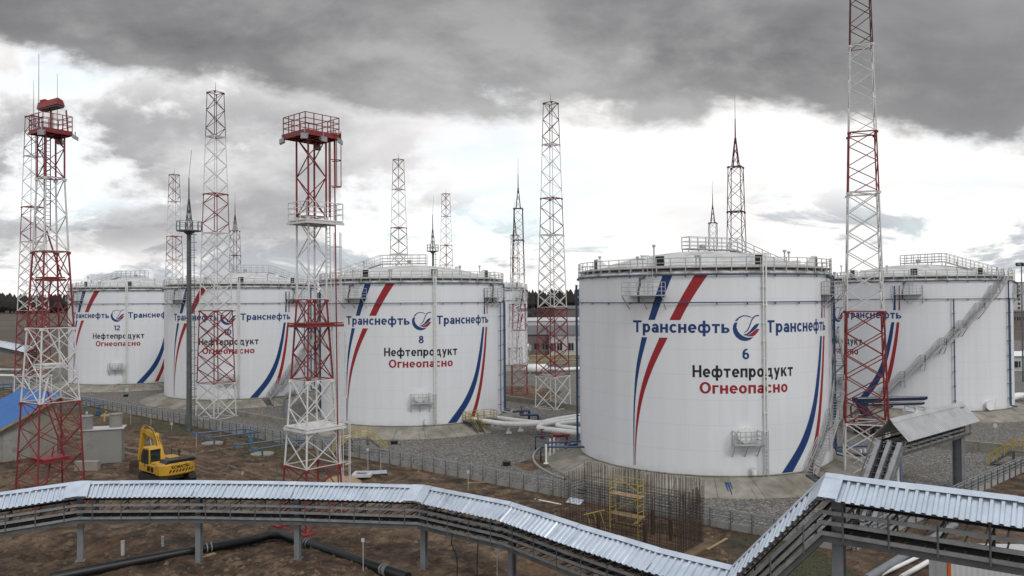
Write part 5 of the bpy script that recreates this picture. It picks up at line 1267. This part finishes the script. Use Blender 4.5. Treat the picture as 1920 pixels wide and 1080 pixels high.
mb = MB(); mb.tube([V(-2.6, 0, 1.1), V(-2.2, 0, 1.1), V(2.2, 0, 1.1), V(2.6, 0, 1.1)], [.4, 1.0, 1.0, .4], 16); mb.build('shell', 'whitepipe', t)
for x_ in (-1.5, 1.5): mb = MB(); mb.box((x_, 0, .2), (.4, 1.6, .5)); mb.build('saddle', 'concrete', t)
pipe_thing('product_pipe', 'white pipe on the ground far behind the mast between tanks 8 and 6', [at(1010, 690, .6), at(1050, 693, .6), at(1110, 690, .6)], .4, 'whitepipe', group=WG)
pipe_thing('product_pipe', 'white bundled pipe at the right edge beside tank 5', [at(1893, 747, .8), at(1908, 742, .8), at(1960, 744, .8)], .55, 'whitepipe', group=WG)
t = frame_pipes('valve_pipework', 'blue pipework at the left edge behind the blue roofed hut', [[at(-10, 722, 1.0), at(38, 718, 1.0)], [at(-10, 727, .6), at(30, 725, .6)]], .16, 'brightblue')
for px in (6, 28): mb = MB(); c_ = at(px, 721, 1.0) - t.location; c_.z = 0; mb.cyl(c_, .12, 1.0, 8); mb.build('leg', 'dsteel', t)
for px, py, lab in ((20, 693, 'upper white pipe run at the left edge behind the first flood tower'), (18, 704, 'lower white pipe run at the left edge behind the first flood tower')):
    p = at(px, py, .7); mb = MB(); mb.tube([V(-14, 3, 0), V(0, 0, 0), V(9, -2, 0)], .25, 10); tag(mb.build('product_pipe', 'whitepipe', loc=p), lab, 'pipe', WG)

# ------------------------------------------------------------------ excavator (local: +Y forward, X right)
ex = thing('excavator', 'yellow tracked excavator with raised boom on the brown soil, seen from behind', 'excavator', (-32.4, 72.6, -.03), R_(50))
ex.scale = (1.04, 1.0, 1.0)
for s_ in (-1, 1):
    mb = MB(); cx_ = s_ * 1.25; out = [(-2.1, .12), (-2.45, .5), (-2.1, .95), (2.1, .95), (2.45, .5), (2.1, .12)]
    mb.prism([(y_, z_) for y_, z_ in out], V(cx_ - .3, 0, 0), (0, 1, 0), (0, 0, 1), .6)
    per = [V(0, y_, z_) for y_, z_ in out] + [V(0, *out[0])]
    for a, b_ in zip(per, per[1:]):
        k_ = max(1, int((b_ - a).length / .24)); nrm = V(0, (b_ - a).z, -(b_ - a).y).normalized()
        for i in range(k_): mb.box(a.lerp(b_, (i + .5) / k_) + V(cx_, 0, 0) - nrm * -.02, (.62, .16, .07), (1, 0, 0), nrm)
    mb.build('track', 'rubber', ex)
mb = MB(); mb.box((0, 0, .75), (1.9, 2.6, .5)); mb.cyl((0, 0, .95), .95, .25, 20); mb.build('undercarriage', 'dsteel', ex)
mb = MB(); mb.box((-1.02, .55, 1.5), (1.1, 3.3, .75)); mb.box((1.02, .5, 1.62), (1.1, 3.2, 1.0)); mb.box((0, .2, 1.35), (1.0, 3.4, .45)); mb.box((0, -.7, 1.75), (3.0, 1.2, .75)); bd = mb.build('body', 'exyel', ex, bevel=.06)
mb = MB(); mb.box((-1.45, -.3, 1.55), (.32, .04, .5)); 
for y_ in (-.5, .2): mb.box((-1.585, y_, 1.5), (.02, .5, .45))
mb.build('side_grille', 'black', bd)
# counterweight with rounded plan
mb = MB(); prof = []
for i in range(21):
    x_ = -1.62 + 3.24 * i / 20; prof.append((x_, -1.95 - .42 * (1 - abs(x_ / 1.62) ** 3.2)))
lv = [(1.0, .90), (1.12, 1.0), (1.95, 1.0), (2.12, .95)]; vs = []
for z_, s_ in lv:
    for x_, y_ in prof: vs.append((x_ * (s_ + .0), -1.3 + (y_ + 1.3) * s_, z_))
    vs += [(1.62 * s_, -1.25, z_), (-1.62 * s_, -1.25, z_)]
m_ = len(prof) + 2; fs = [(l * m_ + i, l * m_ + (i + 1) % m_, (l + 1) * m_ + (i + 1) % m_, (l + 1) * m_ + i) for l in range(3) for i in range(m_)] + [tuple(range(m_))[::-1], tuple(range(3 * m_, 4 * m_))]
mb.add(vs, fs); cw = mb.build('counterweight', 'exyel', ex, bevel=.02)
def on_cw(bm, name, matl, x0, z0):
    for v_ in bm.verts:
        x_ = v_.co.x + x0; y_ = -1.95 - .42 * (1 - abs(x_ / 1.62) ** 3.2) - .015; v_.co = (x_, y_, z0 + v_.co.y)
    me = bpy.data.meshes.new(name); bm.to_mesh(me); bm.free(); me.materials.append(M[matl]); o_ = bpy.data.objects.new(name, me); COL.objects.link(o_); o_.parent = cw; return o_
bm = text_flat('KOMATSU', 1.62, .27, .028)
for k_ in range(-8, 9): bmesh.ops.bisect_plane(bm, geom=bm.verts[:] + bm.edges[:] + bm.faces[:], plane_co=(k_ * .12, 0, 0), plane_no=(1, 0, 0))
on_cw(bm, 'lettering', 'black', .12, 1.66)
bm = poly_flat([[(-.98 + i * .29, -.13), (-.84 + i * .29, -.13), (-.70 + i * .29, .13), (-.84 + i * .29, .13)] for i in range(8)])
on_cw(bm, 'hazard_stripes', 'black', .05, 1.43)
# engine hood
mb = MB(); mb.prism([(-1.4, 0), (-1.2, .30), (1.2, .30), (1.4, 0)], (.22, -.9, 2.1), (1, 0, 0), (0, 0, 1), 1.35); mb.build('engine_hood', 'black', ex, bevel=.05)
mb = MB(); railing(mb, [(1.3, .2, 2.1), (1.3, 1.9, 2.1)], .8, .04, (1, .5)); mb.bar((.9, -.4, 2.35), (.9, -.4, 2.95), .1, 8); mb.build('handrail', 'black', ex)
# cab
mb = MB(); prof = [(.0, 0), (1.75, 0), (1.75, .9), (1.35, 1.75), (.1, 1.75), (0, 1.6)]
mb.prism(prof, (-1.55, .1, 1.62), (0, 1, 0), (0, 0, 1), 1.05); cb = mb.build('cab', 'exyel', ex, bevel=.05)
mb = MB(); mb.box((-1.02, .085, 2.62), (.88, .04, 1.15)); mb.build('rear_window', 'glass', cb)
mb = MB(); mb.prism([(.15, .25), (1.6, .25), (1.6, .9), (1.25, 1.58), (.15, 1.58)], (-1.575, .1, 1.62), (0, 1, 0), (0, 0, 1), .02); mb.box((-1.585, .95, 2.3), (.03, .06, 1.4)); mb.build('side_window', 'glass', cb)
mb = MB(); mb.prism([(.15, .25), (1.6, .25), (1.6, .9), (1.25, 1.58), (.15, 1.58)], (-.50, .1, 1.62), (0, 1, 0), (0, 0, 1), .02); mb.build('side_window', 'glass', cb)
mb = MB(); mb.box((-1.02, .06, 3.1), (.9, .03, .16)); mb.build('window_trim', 'black', cb); mb = MB(); mb.box((-1.02, .06, 2.1), (.9, .03, .14)); mb.build('window_trim', 'black', cb)
# boom, stick, bucket
B0, B1, B2, S2 = V(.12, 1.1, 1.75), V(.12, 2.5, 4.0), V(.12, 5.0, 4.35), V(.12, 5.9, 1.3)
def limb(name, pts, hs, w_, matl='exyel'):
    mb = MB(); top, bot = [], []
    for i, p in enumerate(pts):
        t_ = (pts[min(i + 1, len(pts) - 1)] - pts[max(i - 1, 0)]).normalized(); nrm = V(0, -t_.z, t_.y); top.append(p + nrm * hs[i] / 2); bot.append(p - nrm * hs[i] / 2)
    m_ = len(pts); vs = [q + V(s_ * w_ / 2, 0, 0) for s_ in (-1, 1) for q in top + bot]; fs = []
    for i in range(m_ - 1):
        a, b_ = i, i + 1; fs += [(a, b_, m_ + b_, m_ + a), (2 * m_ + a, 3 * m_ + a, 3 * m_ + b_, 2 * m_ + b_), (a, 2 * m_ + a, 2 * m_ + b_, b_), (m_ + a, m_ + b_, 3 * m_ + b_, 3 * m_ + a)]
    fs += [(0, m_, 3 * m_, 2 * m_), (m_ - 1, 3 * m_ - 1, 4 * m_ - 1, 2 * m_ - 1)]
    mb.add(vs, fs); return mb.build(name, matl, ex, bevel=.03)
limb('boom', [B0, B0.lerp(B1, .5), B1, B1.lerp(B2, .5), B2], [.42, .55, .68, .5, .34], .42)
limb('stick', [V(.12, 4.5, 4.85), B2, V(.12, 5.35, 3.2), S2], [.28, .6, .46, .28], .32)
def ram(name, a, b_, r):
    mb = MB(); m_ = a.lerp(b_, .6); mb.tube([a, m_], r, 10); o_ = mb.build(name, 'exyel', ex); mb = MB(); mb.tube([m_, b_], r * .55, 10); mb.build('rod', 'steel', o_)
ram('ram', V(-.28, 1.9, 1.6), V(-.28, 2.75, 3.75), .12); ram('ram', V(.52, 1.9, 1.6), V(.52, 2.75, 3.75), .12); ram('ram', V(.12, 2.9, 4.55), V(.12, 4.5, 4.9), .1); ram('ram', V(.12, 5.4, 4.0), V(.12, 6.0, 1.9), .08)
mb = MB(); hose = [V(.0, 1.2, 2.1), V(.0, 2.1, 3.85), V(0, 2.8, 4.5), V(0, 4.2, 4.8), V(0, 5.0, 4.95)]
for o in (-.1, .1, .25): mb.tube([q + V(o, 0, .12) for q in hose], .03, 6)
mb.build('hose', 'black', ex)
mb = MB(); pf = [(0, .15), (.35, .1), (.75, -.35), (.7, -.85), (.3, -1.15), (-.35, -1.2), (-.1, -.6), (-.1, -.1)]
mb.prism(pf, S2 + V(-.72, -.1, -.1), (0, 1, 0), (0, 0, 1), 1.4)
for x_ in np.arange(-.55, .8, .3): mb.box(S2 + V(x_ - .1, -.55, -1.3), (.12, .35, .08), (1, 0, 0), (0, -.3, 1))
mb.build('bucket', 'rust', ex, bevel=.02)
# ------------------------------------------------------------------ boom truck by tank 5 (local +X forward)
tk = thing('boom_truck', 'truck with a white cab and a folded navy boom standing in front of tank 5', 'truck', (46.3, 95.6, 0), R_(8))
mb = MB(); mb.box((0, 0, .95), (9.0, .9, .3)); mb.box((-1.2, 0, 1.25), (6.2, 2.3, .2)); mb.box((-.6, -.9, .8), (1.4, .5, .5)); mb.box((-2.6, 0, 1.75), (1.6, 2.0, .9)); mb.build('chassis', 'dsteel', tk)
mb = MB(); mb.prism([(0, 0), (1.9, 0), (1.9, .8), (1.65, 1.75), (0, 1.75)], (2.7, 1.2, .95), (1, 0, 0), (0, 0, 1), 2.4); cb = mb.build('cab', 'white', tk, bevel=.07)
mb = MB(); mb.prism([(.5, .8), (1.72, .8), (1.55, 1.5), (.5, 1.5)], (2.7, -1.19, .95), (1, 0, 0), (0, 0, 1), .03); mb.build('side_window', 'glass', cb)
mb = MB(); mb.box((4.49, 0, 2.1), (.04, 2.0, .75), (1, 0, -.25), (.25, 0, 1)); mb.build('windscreen', 'glass', cb)
mb = MB(); railing(mb, [(2.9, -1.0, 2.7), (4.2, -1.0, 2.7), (4.2, 1.0, 2.7), (2.9, 1.0, 2.7)], .45, .05, (1,), closed=True); mb.build('roof_rack', 'steel', cb)
for x_ in (3.4, -2.2, -3.5, 1.2):
    for s_ in (-1, 1):
        mb = MB(); c_ = V(x_, s_ * 1.05, .52); mb.tube([c_ - V(0, .16, 0), c_ - V(0, .13, 0), c_ + V(0, .13, 0), c_ + V(0, .16, 0)], [.46, .52, .52, .46], 20); w_ = mb.build('wheel', 'rubber', tk); mb = MB(); mb.tube([c_ - V(0, .17, 0), c_ + V(0, .17, 0)], .25, 12); mb.build('rim', 'steel', w_)
for z_, x0, x1, h in ((4.25, -4.6, 5.1, .5), (3.62, -3.2, 4.7, .36)):
    mb = MB(); mb.prism([(x0, -h * .5), (x1 - .5, -h * .62), (x1, -h * .3), (x1, h * .35), (x0, h * .5)], (0, .35, z_), (1, 0, 0), (0, 0, 1), .7); bo = mb.build('boom', 'navy', tk, bevel=.03)
    mb = MB(); mb.tube([V(x0 + .3, -.42, z_ + h * .3), V(x1 - .4, -.42, z_ + h * .3)], .06, 8); mb.build('delivery_pipe', 'steel', bo)
    mb = MB(); mb.tube([V(x0 + 1.2, 0, z_ - h * .5 - .08), V(x0 + 3.4, 0, z_ - h * .5 - .16)], .09, 8); mb.build('ram', 'steel', bo)
mb = MB(); mb.cyl((-2.9, 0, 1.5), .55, 1.3, 14, r2=.4); mb.prism([(-.6, 0), (.6, 0), (-.6, 1.7), (-1.4, 1.7)], (-2.9, .35, 2.4), (1, 0, 0), (0, 0, 1), .7); mb.bar((-2.3, 0, 2.3), (.6, 0, 3.3), .2, 8); mb.build('turret', 'navy', tk)
mb = MB()
for x_, s_ in ((-.2, 1), (-.2, -1), (-4.2, 1), (-4.2, -1)): mb.rect((x_, 0, .9), (x_, s_ * 2.3, .9), .2, .25); mb.bar((x_, s_ * 2.3, .05), (x_, s_ * 2.3, 1.1), .14, 8); mb.box((x_, s_ * 2.3, .05), (.5, .5, .08))
mb.build('outrigger', 'dred', tk)
mb = MB(); mb.tube([V(-4.4, .1, 4.0), V(-4.9, .1, 3.4), V(-4.8, .2, 2.2), V(-4.3, .2, 1.4)], .09, 8); mb.build('delivery_hose', 'black', tk)
